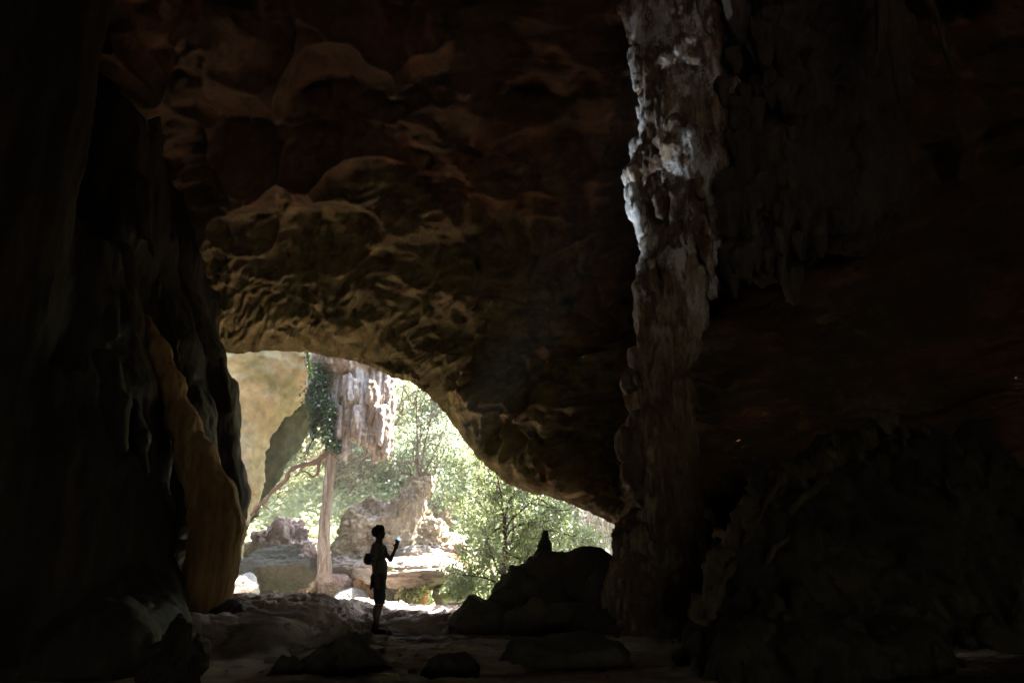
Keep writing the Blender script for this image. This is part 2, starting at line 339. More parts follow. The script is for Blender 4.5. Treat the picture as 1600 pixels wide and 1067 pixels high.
# ------------------------------------------------------------------ cave vault (one sheet from the mouth's rim over the camera to the back)
def polyline(pts, n):
    pts = np.array(pts, float); d = np.r_[0, np.cumsum(np.linalg.norm(np.diff(pts, axis=0), axis=1))]
    # Catmull-Rom through the points
    s = np.linspace(0, d[-1], n); out = np.zeros((n, pts.shape[1]))
    k = np.clip(np.searchsorted(d, s, side='right')-1, 0, len(pts)-2); t = ((s-d[k])/(d[k+1]-d[k]))[:, None]
    p0 = pts[np.maximum(k-1, 0)]; p1 = pts[k]; p2 = pts[k+1]; p3 = pts[np.minimum(k+2, len(pts)-1)]
    return .5*((2*p1)+(p2-p0)*t+(2*p0-5*p1+4*p2-p3)*t*t+(3*p1-p0-3*p2+p3)*t**3)
def build_vault():
    rim_px = [(262, 1010, 17.5), (285, 900, 17.8), (300, 800, 18), (312, 700, 18), (322, 610, 18), (340, 560, 18), (375, 554, 18), (430, 551, 18), (480, 552, 18), (520, 560, 18), (570, 571, 18), (612, 590, 17.9), (645, 603, 17.8),
              (682, 632, 17.7), (715, 676, 17.5), (745, 716, 17.4), (780, 748, 17.2), (822, 766, 17), (862, 780, 16.8), (900, 795, 16.6), (935, 811, 16.4), (962, 826, 16.2), (985, 860, 16), (1000, 920, 16), (1005, 1000, 16)]
    nu = 760
    rim = polyline([P(*q) for q in rim_px], nu)
    u = np.linspace(0, 1, nu)
    # small irregularities of the rim
    rim[:, 2] += .05*perlin(np.c_[rim[:, 0]*1.7, rim[:, 2]*1.7, np.zeros(nu)]) + .03*perlin(np.c_[rim[:, 0]*6, rim[:, 2]*6, np.zeros(nu)+4])
    ang = np.pi*(1.06-1.12*u)
    T = np.r_[-np.linspace(1, .04, 26), np.linspace(0, .55, 400), np.linspace(.56, 1, 60)]
    rows = []; cen = np.array((-3.2, 2.2))
    for t in T:
        if t < 0:     # the outer face of the rock above the mouth, going up and back
            d = rim[:, [0, 2]]-cen; d /= np.linalg.norm(d, axis=1)[:, None]
            a = -t; q = rim.copy()
            q[:, 0] += d[:, 0]*(1.5*a*a+.6*a); q[:, 2] += d[:, 1]*(2*a*a+.6*a); q[:, 1] += .6*math.sin(a*2.2)
        else:
            ex = 4.2-1.7*sstep(.48, .7, u); s = 1-(1-t)**ex; s = s[:, None]; sx = s[:, 0]*np.where(u > .5, 1-(1-sstep(.02, .17, np.full(nu, t)))*sstep(.5, .68, u)*.85, 1)
            Hh = 16.5; cx = .9; W = np.where(np.cos(ang) > 0, 46., 13.5)
            big = np.stack([cx+W*np.sign(np.cos(ang))*np.abs(np.cos(ang))**.8, np.zeros(nu), np.where(np.sin(ang) > 0, Hh*np.abs(np.sin(ang))**.75, -1.5*np.abs(np.sin(ang))-1.2)], 1)
            y = rim[:, 1]-25*t-30*max(0, t-.55)**1.3*2
            q = rim*(1-s)+big*s; q[:, 0] = rim[:, 0]*(1-sx)+big[:, 0]*sx; q[:, 1] = y
            if t > .85:
                e = (t-.85)/.15; e = 1-math.sqrt(max(0, 1-e*e)); q[:, 0] = q[:, 0]*(1-e)+cx*e; q[:, 2] = q[:, 2]*(1-e)+3*e
        rows.append(q)
    V = np.array(rows, np.float32); nv = len(T); V = V.reshape(-1, 3)
    F = grid_faces(nu, nv)
    Nn = vnormals(V, F)
    tt = np.repeat(T, nu)
    # make the normals point into the cave
    mid = Nn[26+200*nu//nu::1]; c0 = V.reshape(nv, nu, 3)[200, nu//2]; n0 = Nn.reshape(nv, nu, 3)[200, nu//2]
    if n0[2] > 0: Nn = -Nn; F = F[:, ::-1].copy()
    dist = np.where(tt >= 0, tt*25, 0)
    uu = np.tile(u, nv); rt = sstep(.5, .66, uu)
    env = np.where(tt >= 0, .05+.95*sstep(0, 1, dist/(3.2-1.9*rt)), .3)
    p = V.copy(); wv = np.stack([fbm(p*.35+s, 3) for s in (0, 31, 67)], 1)
    q = p+wv*.9
    f1, f2 = worley(q*np.array((.42, .5, .62))+(3.3, 8.1, 1.2))
    g1, g2 = worley(q*np.array((.95, 1.1, 1.3))+7)
    big = fbm(p*.16+5, 3)*1.5
    # blind pockets with crisp arched brows: ridges along the cell borders
    pocket = -(1-np.clip(f1*1.25, 0, 1)**2)*.85
    crest = np.exp(-((f2-f1)/.07)**2)*.16
    small = -(1-np.clip(g1*1.2, 0, 1)**2)*(.22+.2*rt)*np.maximum(sstep(-.15, .25, perlin(p*.4+50)), rt)
    slab = np.minimum(fbm(p*np.array((.5, .7, .8))+11, 4, .5), .12)*.9
    fine = fbm(q*2.4, 4, .5)*(.05+.05*rt) + fbm(p*8, 3, .5)*.02
    # thin running ridges near the mouth, along the rim
    near = np.exp(-(dist/(2.8+1.7*rt))**2)*(tt >= 0)
    run = fbm(np.c_[uu*26+wv[:, 0]*1.2, dist*1.5+wv[:, 1]*2.2, wv[:, 2]*.5], 5, .6, ridged=True)*.24 + fbm(np.c_[uu*60+wv[:, 1], dist*4+wv[:, 1]*2, wv[:, 2]], 4, .6, ridged=True)*.07
    d = env*(big*.7*sstep(0, 6, dist)+pocket+crest+small+slab)+fine*(.35+.65*env)+run*near*sstep(-.02, .6, dist)
    V = V + Nn*d[:, None]
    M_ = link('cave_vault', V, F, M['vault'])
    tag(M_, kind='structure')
    return rim
RIM = build_vault()

# ------------------------------------------------------------------ ground sheet (hill and gully outside) and cave floor
def outer_z(x, y):
    h = -.75 + sstep(24, 31, y)*1.2
    h = h + np.maximum(0, y-29)*.62*sstep(28, 34, y)
    side = np.maximum(0, np.abs(x+2)-13-.0*y)*.9*sstep(17, 24, y)
    h = np.maximum(h, h*.6+side)
    far = np.sqrt(x*x+y*y); h = np.where(far > 95, h*np.clip(1-(far-95)/120, .45, 1), h)
    return h
def build_ground():
    n = 420; a = np.linspace(-1, 1, n); gx = np.sign(a)*(np.abs(a)**2.1)*240+np.sign(a)*np.abs(a)*10
    b = np.linspace(-1, 1, n); gy = 28+np.sign(b)*(np.abs(b)**2.1)*240+np.sign(b)*np.abs(b)*10
    X, Y = np.meshgrid(gx, gy); x = X.ravel(); y = Y.ravel()
    z = outer_z(x, y)
    z = np.where(y < 20, -1.7, z); z += fbm(np.c_[x*.25, y*.25, x*0], 4)*.7*sstep(21, 27, y)
    link('ground', np.c_[x, y, z], grid_faces(n, n), M['earth'], base=np.zeros(3)).__setitem__('kind', 'structure')
build_ground()
PZ = float(P(588, 989, 13.0)[2])
def floor_z(x, y):
    x = np.asarray(x, np.float32); y = np.asarray(y, np.float32)
    wx = fbm(np.c_[x*.5, y*.5, x*0], 3)
    s = fbm(np.c_[x*.22+.3*wx, y*.62+wx*.6, x*0+3], 5, .55)         # long ledges across the view
    st = s*3.2; k = np.floor(st); fr = st-k; st = (k+sstep(.35, .85, fr))/3.2
    z = .20*st + .06*fbm(np.c_[x*1.1+wx, y*2.6, x*0+9], 5, .6, ridged=True) - .04
    z += .035*fbm(np.c_[x*3, y*5, x*0+1], 4, .6)
    for fr_, hh, sd_, wv_ in ((1.15, .11, 3., 1.1), (2.7, .05, 40., .8)):      # broken bedding steps facing the cave
        q_ = y*fr_+wv_*fbm(np.c_[x*.55, y*.5, x*0+sd_], 4, .55)*1.6; q_ = q_-np.floor(q_)
        z += hh*(sstep(0, .13, q_)-q_)*sstep(-.25, .2, perlin(np.c_[x*.7, y*.7, x*0+sd_+9]))*sstep(9, 12, y)
    z = z*(.55+.45*sstep(11, 15, y))
    # raised rock bench at the left, with a sandy hollow in front of it
    edge = y - (12.0+.25*(x+4)+.45*perlin(np.c_[x*.9, x*0, x*0+2]) + .2*perlin(np.c_[x*2.7, x*0, x*0+5]))
    bench = sstep(-.25, .35, edge)*sstep(-2.9, -3.9, x+.35*perlin(np.c_[y*.8, y*0, y*0+7]))
    z += .38*bench*(1-.85*sstep(15, 19, y))
    hollow = sstep(-2.6, -3.6, x)*(1-sstep(-.6, .1, edge))
    z = z*(1-.8*hollow) - .22*hollow
    # broken lip at the mouth
    pz = np.exp(-(((x+2.5)/.4)**2+((y-12.3)/1.)**2)**2); z = z*(1-pz)+pz*PZ
    e = y-(20.6+.35*perlin(np.c_[x*.8, x*0, x*0+4])+.15*perlin(np.c_[x*3, x*0, x*0+4])+.06*x)
    z -= sstep(0, .5, e)*1.5
    # rises to the left at the mouth
    z += .3*sstep(-5.2, -8.5, x)*sstep(15, 18.5, y)*(1-sstep(0, .5, e))
    z += .3*sstep(2., 6, x)
    return z
def build_floor():
    gx = np.r_[np.linspace(-13, -7.2, 40), np.linspace(-7.1, 6.5, 480), np.linspace(6.7, 50, 80)]
    gy = np.r_[np.linspace(-38, 7, 90), 7.05+np.linspace(0, 1, 560)**1.25*14.3]
    X, Y = np.meshgrid(gx, gy); x = X.ravel(); y = Y.ravel(); z = floor_z(x, y)
    link('cave_floor', np.c_[x, y, z], grid_faces(len(gx), len(gy)), M['floor'], base=np.zeros(3)).__setitem__('kind', 'structure')
build_floor()
def fz(x, y): return float(floor_z([x], [y])[0])

# ------------------------------------------------------------------ rocks
def ico(sub):
    import bmesh
    bm = bmesh.new(); bmesh.ops.create_icosphere(bm, subdivisions=sub, radius=1)
    bm.verts.ensure_lookup_table()
    V = np.array([v.co[:] for v in bm.verts], np.float32); F = np.array([[v.index for v in f.verts] for f in bm.faces], np.int32); bm.free(); return V, F
ICO = {s: ico(s) for s in (2, 3, 5, 6)}
def rock(name, c, r, mat, seed=0, cuts=7, rough=.10, sub=5, label=None, cat='rock', group=None, rot=0, parent=None, lay=0, freq=1.3):
    """boulder: a sphere cut by random flat planes, weathered by noise; c is its centre"""
    g = np.random.default_rng(seed); V, F = ICO[sub]; V = V.copy()
    for k in range(cuts):
        n = g.normal(size=3); n /= np.linalg.norm(n); d = g.uniform(.55, .85)
        s = V@n; m = s > d; V[m] -= n*((s[m]-d)*.92)[:, None]
    r = np.array(r, float); mr = r.mean()
    U = V*r
    n = fbm(U/mr*freq+seed*3.1, 5, .55); U = U + V*(n*rough*mr*1.6)[:, None]
    if lay: U = U + V*(fbm(U/mr*np.array((.7, .7, 7))+seed, 4, .6, ridged=True)*lay*mr)[:, None]
    f1, f2 = worley(U/mr*2.2+seed); U = U - V*(np.exp(-((f2-f1)/.06)**2)*.035*mr)[:, None]
    ca, sa = math.cos(rot), math.sin(rot); U = np.c_[U[:, 0]*ca-U[:, 1]*sa, U[:, 0]*sa+U[:, 1]*ca, U[:, 2]]
    o = link(name, U+np.array(c), F, mat, parent)
    if parent is None: tag(o, label, cat, group)
    return o

def join_(parts):
    Vs, Fs, o = [], [], 0
    for V, F in parts: Vs.append(V); Fs.append(F+o); o += len(V)
    return np.concatenate(Vs), np.concatenate(Fs)
# ------------------------------------------------------------------ left flowstone wall
def build_left():
    h = .055
    s = SDF((-12.5, 6.9, -.6), (-4.6, 19, 13), h)
    def c(pts, k=.25, **kw): s.chain([(P(a, b, Y), r) for a, b, Y, r in pts], k, **kw)
    # far, dark curtain whose edge hangs over the mouth
    for i, (dy, dr) in enumerate(((0, 0), (.9, .1), (-1.0, .15))):
        Y = 15.6+dy; m = Y/FPX
        c([(190-40*i, 60, Y, 55*m), (200-20*i, 230, Y, 42*m), (222-15*i, 310, Y, 46*m), (245-12*i, 400, Y, 50*m), (272-14*i, 490, Y, 50*m), (300-20*i, 560, Y, 52*m), (318-20*i, 660, Y, 52*m), (335-18*i, 770, Y, 50*m), (337-26*i, 805, Y, 40*m)], .2)
    c([(355, 600, 15.4, .16), (357, 690, 15.4, .17), (372, 770, 15.4, .22), (372, 808, 15.4, .2)], .25)
    c([(345, 560, 15.2, .12), (360, 640, 15.2, .10), (364, 655, 15.2, .04)], .05)
    for i in (1, 2, 3):
        Y = 13.1-.55*i; m = Y/FPX
        c([(205-20*i, 400, Y, 26*m), (218-34*i, 520, Y, 40*m), (228-38*i, 620, Y, 52*m), (240-42*i, 720, Y, 62*m), (246-44*i, 830, Y, 70*m), (240-44*i, 930, Y, 68*m), (235-44*i, 1040, Y, 72*m)], .3)
    c([(200, 940, 12.2, .8), (235, 1000, 11.4, .6), (150, 1040, 10, .8)], .3)
    # thin creases in front
    for x0, y0, x1, y1, Y in ((205, 640, 228, 740, 11.6), (170, 560, 190, 700, 11), (150, 420, 175, 520, 11.5), (215, 300, 250, 470, 13), (255, 470, 285, 600, 12.9)):
        c([(x0, y0, Y, .10), ((x0+x1)/2+6, (y0+y1)/2, Y, .13), (x1, y1, Y, .08)], .12)
    # mass behind everything
    for X, Y, r in ((-8.6, 8.3, 1.1), (-7.9, 10.2, .9), (-9.2, 13.6, 1.7), (-10.4, 14.8, 1.9), (-9.4, 17, 2), (-10.2, 11.5, 1.2)):
        s.cap((X, Y, -1), (X-1.2, Y, 12), r, r+.4, .8)
    s.warp(lambda p: fbm(p*np.array((.9, .9, .35)), 4)*.16 + fbm(p*np.array((3.5, 3.5, .5)), 3, .5, ridged=True)*.03, .5)
    V, F = s.mesh(); Nn = vnormals(V, F)
    V = V+Nn*(fbm(V*np.array((9, 9, 1.2)), 3, .5, ridged=True)*.018+fbm(V*6, 3)*.015)[:, None]
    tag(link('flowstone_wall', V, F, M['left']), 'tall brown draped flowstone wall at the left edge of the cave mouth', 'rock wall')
build_left()
def build_fold():
    s = SDF((-9.2, 9.4, -.6), (-4.4, 14.4, 7.2), .045)
    def c(pts, k=.25, **kw): s.chain([(P(a, b, Y), r) for a, b, Y, r in pts], k, **kw)
    # near, brown lit fold
    Y = 12.9; m = Y/FPX
    c([(228, 500, Y, 7*m), (246, 550, Y, 12*m), (266, 600, Y, 17*m), (286, 660, Y, 22*m), (308, 720, Y, 25*m), (333, 780, Y, 28*m), (344, 830, Y, 30*m), (338, 880, Y, 29*m), (325, 930, Y, 28*m), (312, 1000, Y, 32*m)], .3)
    c([(315, 800, Y+.4, .28), (315, 900, Y+.4, .28), (300, 1000, Y+.4, .35)], .3)
    c([(318, 740, 13.2, .25), (341, 800, 13.3, .33), (338, 880, 13.3, .3), (322, 935, 13.2, .25)], .12)
    c([(300, 700, 12.7, .12), (330, 770, 12.75, .16), (335, 840, 12.75, .14), (330, 900, 12.75, .15), (322, 940, 12.7, .1)], .08)
    s.warp(lambda p: fbm(p*np.array((.7, .7, .3)), 3)*.12, .5)
    V, F = s.mesh(); Nn = vnormals(V, F)
    V = V+Nn*(fbm(V*np.array((7, 7, .5)), 3, .5, ridged=True)*.055+fbm(V*3, 3)*.02+fbm(V*14, 2)*.006)[:, None]
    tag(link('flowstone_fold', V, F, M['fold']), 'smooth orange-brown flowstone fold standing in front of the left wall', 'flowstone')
build_fold()

# ------------------------------------------------------------------ column on the right
def build_column():
    rg = np.random.default_rng(21)
    h = .042
    s = SDF((1.3, 10.2, -.5), (5.6, 14.2, 14), h)
    s1 = s; s2 = SDF((3.4, 10.4, 4.5), (8.4, 14.9, 14), .05)
    Y0 = 12.3; m = Y0/FPX
    def q(px, py, Y=Y0): return P(px, py, Y)
    # core: shaft below, wide hanging mass above
    s.chain([(q(1060, -60), .85), (q(1070, 120), .8), (q(1072, 300), .8), (q(1050, 400), .62), (q(1035, 500), .42), (q(1035, 620), .40), (q(1045, 720), .42), (q(1055, 830), .5), (q(1050, 930), .8), (q(1045, 1020), 1.0)], .4)
    s.chain([(q(1120, -60, 12.0), .38), (q(1120, 200, 12.0), .38), (q(1115, 330, 12.05), .33), (q(1105, 430, 12), .2)], .5)
    s2.chain([(q(1230, -60, 12.9), 1.6), (q(1240, 160, 12.9), 1.5), (q(1210, 310, 12.9), 1.2), (q(1190, 390, 12.9), .75)], .5)
    s2.chain([(q(1400, -60, 13.2), 1.8), (q(1380, 120, 13.2), 1.5), (q(1340, 280, 13.2), 1.0), (q(1330, 350, 13.2), .6)], .5)
    [k.warp(lambda p: fbm(p*.8, 3)*.35, .8) for k in (s1, s2)]
    # hanging knobs and fluted drops, tier over tier
    cols = []
    def lobe(px, py, Y, L, r, dx=0., k=.012):
        a = q(px, py, Y); m = Y/FPX
        (s1 if px < 1128 else s2).cap(a+np.array((0, 0, L*.5)), a+np.array((dx, 0, -L*.5)), r, r*.45, k, fl=(int(rg.integers(5, 9)), .10))
    # left edge, following its silhouette
    for px, py, L, r in ((985, 20, 1.0, .17), (992, 60, 1.1, .20), (990, 110, .9, .16), (1003, 105, .8, .2), (1006, 160, .5, .17), (1000, 185, .45, .12), (1012, 220, .6, .2), (1000, 245, .5, .16), (990, 250, .7, .14), (987, 290, .6, .15), (984, 320, .6, .16),
                         (994, 345, .5, .15), (1003, 372, .4, .12), (1008, 400, .5, .14), (1000, 430, .3, .12), (998, 470, .6, .13), (1008, 500, .9, .15), (1015, 560, 1.2, .14), (1020, 640, 1.3, .12)):
        lobe(px+5, py, Y0-.25+rg.uniform(-.15, .15), L, r)
    # upper tiers over the whole front
    for py, x0, x1 in ((-80, 1000, 1420), (-20, 1000, 1420), (40, 1000, 1420), (95, 1010, 1400), (150, 1020, 1380), (205, 1010, 1360), (250, 1000, 1350), (295, 1000, 1330), (340, 1010, 1320), (385, 1015, 1300), (425, 1020, 1250)):
        x = x0
        while x < x1:
            big = rg.random() < .35
            r = rg.uniform(.20, .30) if big else rg.uniform(.09, .17)
            Yf = (12.1-.85*(x-985)/165 if x < 1150 else 11.2+.9*min(1, (x-1150)/150))+rg.uniform(-.22, .2)-(.0 if py < 350 else -.15)
            lobe(x+rg.uniform(-10, 10), py+rg.uniform(-22, 22), Yf, r*rg.uniform(1.6, 3.4), r, rg.uniform(-.05, .05)); x += r/m*rg.uniform(.9, 1.4)
    # the drapes that end between 430 and 540
    for px, py, L, r in ((1095, 470, 1.0, .17), (1075, 480, 1.2, .16), (1050, 470, 1.1, .16), (1062, 505, .7, .10), (1035, 480, 1.1, .13), (1088, 505, .5, .1), (1110, 430, .8, .15), (1140, 430, .6, .12), (1148, 450, .35, .08), (1180, 400, .5, .14), (1220, 425, .45, .09), (1222, 390, .5, .16), (1170, 425, .4, .1), (1200, 410, .4, .1), (1250, 390, .4, .14), (1280, 380, .5, .12), (1130, 380, .6, .2)):
        lobe(px, py, 12.1-.8*(min(px, 1150)-1000)/150+rg.uniform(-.1, .1), L, r)
    # long drips down the shaft
    for px, y0, y1, r0, r1 in ((1003, 430, 600, .10, .07), (1012, 500, 700, .10, .10), (1027, 470, 760, .12, .12), (1020, 690, 850, .13, .15), (1040, 520, 800, .12, .16), (1055, 560, 760, .1, .12), (1030, 760, 860, .12, .08), (1010, 640, 720, .08, .1), (1068, 600, 900, .12, .3)):
        pts = []; 
        for i in range(6):
            t = i/5; pts.append((q(px+rg.uniform(-3, 3)+8*t, y0+(y1-y0)*t, Y0-.42+rg.uniform(-.05, .05)), r0+(r1-r0)*t))
        s.chain(pts, .06)
    # knobs standing out to the left of the shaft
    for px, py, rx, rz in ((988, 560, .14, .22), (982, 597, .18, .22), (1000, 620, .14, .2), (995, 660, .2, .2), (975, 700, .18, .35), (985, 740, .2, .32), (996, 700, .22, .5), (1000, 770, .16, .25)):
        a = q(px+6, py, Y0-.2); s.ell(a, (rx, rx*1.1, rz), .05, tilt=rg.uniform(-.3, .3))
    # foot: swelling mass of small knobs
    for i in range(150):
        px = rg.uniform(965, 1110); py = rg.uniform(815, 1060); r = rg.uniform(.07, .17)
        a = q(px, py, 0+11.9-.5*sstep(820, 1000, py)*(1-((px-1040)/90)**2)+rg.uniform(-.1, .1)); s.ell(a, (r, r, r*rg.uniform(.9, 1.6)), .03)
    s.ell(q(1040, 950, 12.1), (1.0, .8, 1.1), .3); s.ell(q(1050, 1060, 11.6), (1.2, 1.2, .9), .3)
    s.ell(q(985, 850, 12.3), (.28, .3, .45), .15); s.ell(q(1000, 895, 12.2), (.3, .3, .6), .15)
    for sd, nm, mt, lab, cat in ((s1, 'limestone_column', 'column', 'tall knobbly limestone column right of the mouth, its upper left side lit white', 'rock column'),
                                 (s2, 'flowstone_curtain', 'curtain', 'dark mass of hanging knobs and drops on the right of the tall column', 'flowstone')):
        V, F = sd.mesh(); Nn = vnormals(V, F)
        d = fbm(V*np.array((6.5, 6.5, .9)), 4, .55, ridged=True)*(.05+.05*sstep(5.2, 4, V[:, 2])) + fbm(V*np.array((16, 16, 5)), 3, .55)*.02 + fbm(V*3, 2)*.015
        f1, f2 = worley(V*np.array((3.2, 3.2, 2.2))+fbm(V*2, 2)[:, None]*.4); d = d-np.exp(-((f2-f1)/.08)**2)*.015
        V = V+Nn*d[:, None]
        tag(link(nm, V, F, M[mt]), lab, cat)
build_column()

# ------------------------------------------------------------------ flowstone slope bottom right
def build_slope():
    rg = np.random.default_rng(4)
    s = SDF((2.0, 6.6, -.6), (7.6, 11.2, 3.6), .045)
    def q(px, py, Y): return P(px, py, Y)
    s.ell(q(1160, 1010, 9.2), (.55, .8, 1.0), .3); s.ell(q(1250, 960, 9.3), (.8, .9, 1.3), .4)
    s.ell(q(1360, 920, 9.5), (1.3, 1.1, 1.7), .4); s.ell(q(1500, 900, 9.3), (1.4, 1.2, 1.9), .4)
    s.ell(q(1300, 1060, 8.4), (1.5, 1, .7), .4)
    s.chain([(q(1116, 930, 9), .13), (q(1140, 890, 9), .13), (q(1175, 825, 9), .12), (q(1205, 770, 9), .1), (q(1228, 748, 9), .07)], .06)
    s.chain([(q(1105, 1060, 8.8), .2), (q(1100, 990, 8.9), .17), (q(1115, 930, 9), .13)], .12)
    s.chain([(q(1120, 930, 9), .1), (q(1150, 980, 8.8), .1), (q(1190, 1010, 8.6), .12), (q(1225, 1060, 8.5), .14)], .1)
    s.chain([(q(1150, 850, 9.2), .16), (q(1190, 780, 9.3), .16), (q(1250, 740, 9.5), .14), (q(1310, 705, 9.6), .12), (q(1380, 668, 9.7), .12)], .15)
    for px, py, r in ((1195, 762, .1), (1290, 735, .13), (1330, 715, .09), (1318, 735, .08), (1268, 790, .1), (1385, 676, .13), (1400, 668, .08), (1230, 845, .1), (1200, 870, .12), (1245, 880, .1), (1180, 865, .12), (1262, 830, .09), (1285, 765, .1), (1225, 990, .2), (1130, 1030, .12), (1345, 700, .09), (1440, 680, .1)):
        s.ell(q(px, py, 9.0), (r, r, r*1.5), .06, tilt=.3)
        s.ell(q(px+8, py+18, 8.95), (r*.7, r, r*1.2), .04, tilt=.2)
    s.cap(q(1378, 660, 9.3), q(1368, 612, 9.3), .05, .012, .04)
    s.warp(lambda p: fbm(p*1.3, 4)*.3+fbm(p*np.array((2.6, 2.6, 1.2))+4, 4, .55, ridged=True)*.16, .5)
    V, F = s.mesh(); Nn = vnormals(V, F)
    V = V+Nn*(fbm(V*np.array((7, 7, 2)), 4, .55, ridged=True)*.035+fbm(V*12, 3)*.012)[:, None]
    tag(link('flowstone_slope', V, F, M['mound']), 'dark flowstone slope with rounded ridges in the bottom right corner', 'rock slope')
build_slope()
def build_ridge():
    rg = np.random.default_rng(14); Y = 9.0
    s = SDF((2.0, 7.8, -.3), (6.2, 10.2, 3.6), .032)
    path = polyline([P(a, b, Y+d) for a, b, d in ((1098, 1080, -.5), (1088, 1000, -.4), (1094, 950, -.3), (1106, 900, -.2), (1132, 860, -.2), (1156, 820, -.15), (1182, 775, -.1), (1215, 742, -.1), (1262, 728, -.1), (1304, 702, 0), (1345, 682, 0), (1382, 660, 0), (1440, 672, 0))], 230)
    for i, p in enumerate(path):
        if rg.random() < .05: continue
        r = rg.uniform(.022, .065); s.ell(p+rg.normal(size=3)*np.array((.05, .08, .05))+np.array((.04, 0, -.03)), (r, r, r*rg.uniform(1.2, 2.6)), .05, tilt=.5+rg.normal()*.3)
    for pts in (((1122, 925), (1150, 880), (1178, 825), (1210, 765), (1232, 742)), ((1108, 960), (1135, 985), (1165, 1000), (1185, 1030)), ((1240, 800), (1262, 770), (1285, 750)), ((1195, 880), (1215, 850), (1240, 835), (1262, 812))):
        s.chain([(P(a, b, Y-.38)+rg.normal(size=3)*.015, rg.uniform(.03, .055)) for a, b in pts], .04)
    s.warp(lambda p: fbm(p*3.5, 3)*.05, .2); V, F = s.mesh(); Nn = vnormals(V, F); V = V+Nn*(fbm(V*np.array((9, 9, 3)), 3, .55, ridged=True)*.02)[:, None]
    tag(link('rimlit_ridge', V, F, M['ridge']), 'knobbly drip ridge, coloured paler for rim light, along the left edge of the dark slope', 'flowstone')
build_ridge()

def hanging(name, spec, Y, label, mat, h=.03):
    pts = [P(a, b, Y) for a, b, r in spec for b in (b,)]
    lo = np.min(pts, 0)-.5; hi = np.max(pts, 0)+.5; lo[1] = Y-.6; hi[1] = Y+.6
    s = SDF(lo, hi, h); cur = []
    for a, b, r in spec:
        if r < 0: s.chain(cur, .04); cur = []; continue
        cur.append((P(a, b, Y+random.uniform(-.06, .06)), r))
    if cur: s.chain(cur, .04)
    V, F = s.mesh(); Nn = vnormals(V, F)
    V = V+Nn*(fbm(V*np.array((12, 12, 3)), 3, .55, ridged=True)*.02)[:, None]
    return tag(link(name, V, F, mat), label, 'stalactite')
hanging('stalactite', [(1385, -140, .3), (1388, 0, .17), (1392, 50, .11), (1398, 90, .06), (1402, 130, .045), (1406, 158, .02), (0, 0, -1), (1375, -100, .2), (1378, 0, .1), (1375, 80, .06), (1366, 120, .02), (0, 0, -1), (1405, -60, .14), (1404, 20, .07), (1408, 70, .02)], 9.5, 'ragged brown stalactite hanging near the top right corner', M['ridge'])
hanging('stalactite', [(1450, -140, .2), (1452, 0, .06), (1464, 30, .04), (1472, 55, .035), (1476, 75, .05), (1482, 95, .025), (1490, 120, .025), (1496, 145, .035), (1497, 158, .015)], 9.5, 'thin crooked stalactite farthest right along the roof', M['ridge'])

# ------------------------------------------------------------------ dark boulders right of the person
G = 'dark boulders heaped right of the person'
def rk(px, py, Y, rx, ry, rz, mat, label, **kw):
    c = P(px, py, Y); m = Y/FPX
    return rock(kw.pop('name', 'boulder'), c, (rx*m, ry, rz*m), M[mat], label=label, **kw)
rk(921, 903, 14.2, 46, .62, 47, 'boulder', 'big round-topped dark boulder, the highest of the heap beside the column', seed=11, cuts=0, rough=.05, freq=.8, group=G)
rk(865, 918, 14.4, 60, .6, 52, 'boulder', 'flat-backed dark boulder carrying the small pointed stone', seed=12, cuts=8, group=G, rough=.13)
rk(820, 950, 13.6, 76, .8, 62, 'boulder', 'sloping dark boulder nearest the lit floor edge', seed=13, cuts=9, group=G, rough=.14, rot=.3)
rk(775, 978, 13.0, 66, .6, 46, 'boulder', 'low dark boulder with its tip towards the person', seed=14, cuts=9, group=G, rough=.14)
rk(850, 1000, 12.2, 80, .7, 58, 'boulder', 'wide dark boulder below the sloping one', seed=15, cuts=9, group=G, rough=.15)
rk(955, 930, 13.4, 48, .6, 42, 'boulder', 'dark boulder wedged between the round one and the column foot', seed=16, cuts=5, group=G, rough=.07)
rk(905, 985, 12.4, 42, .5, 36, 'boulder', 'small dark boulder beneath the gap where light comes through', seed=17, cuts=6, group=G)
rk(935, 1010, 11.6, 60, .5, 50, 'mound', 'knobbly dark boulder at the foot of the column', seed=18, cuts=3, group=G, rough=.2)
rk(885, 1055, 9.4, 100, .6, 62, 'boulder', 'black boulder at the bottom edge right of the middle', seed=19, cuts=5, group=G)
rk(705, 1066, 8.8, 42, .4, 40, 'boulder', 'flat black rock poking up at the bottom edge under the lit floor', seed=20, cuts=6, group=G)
# the small pointed stone on top
g0 = P(850, 873, 14.5)
sm = SDF(g0+np.array((-.45, -.4, -.25)), g0+np.array((.45, .4, .75)), .02)
sm.ell(g0+np.array((-.02, 0, .06)), (.19, .16, .15), .05); sm.ell(g0+np.array((.02, 0, .26)), (.145, .13, .18), .05, tilt=.15); sm.ell(g0+np.array((.03, 0, .43)), (.075, .07, .13), .05)
sm.warp(lambda p: fbm(p*6, 3)*.025, .2); V_, F_ = sm.mesh()
tag(link('pointed_stone', V_, F_, M['boulder']), 'small pointed stone standing upright on the flat-backed boulder', 'rock')

rg = np.random.default_rng(77); V3, F3 = ICO[2]; sv = []
for i in range(900):
    x = rg.uniform(-7, 3.5); y = 7.5+rg.random()**.8*13; r = rg.uniform(.008, .03)*(1+2.5*(rg.random() < .08))
    U = V3*np.array((1, rg.uniform(.6, 1), rg.uniform(.4, .8)))*r*(1+.25*rg.normal(size=(len(V3), 1))*.5)
    sv.append((U+np.array((x, y, fz(x, y)+r*.2)), F3))
V_, F_ = join_(sv); tag(link('gravel', V_, F_, M['floor'], base=np.zeros(3)), 'loose pebbles and grit scattered over the cave floor', 'gravel', kind='stuff')

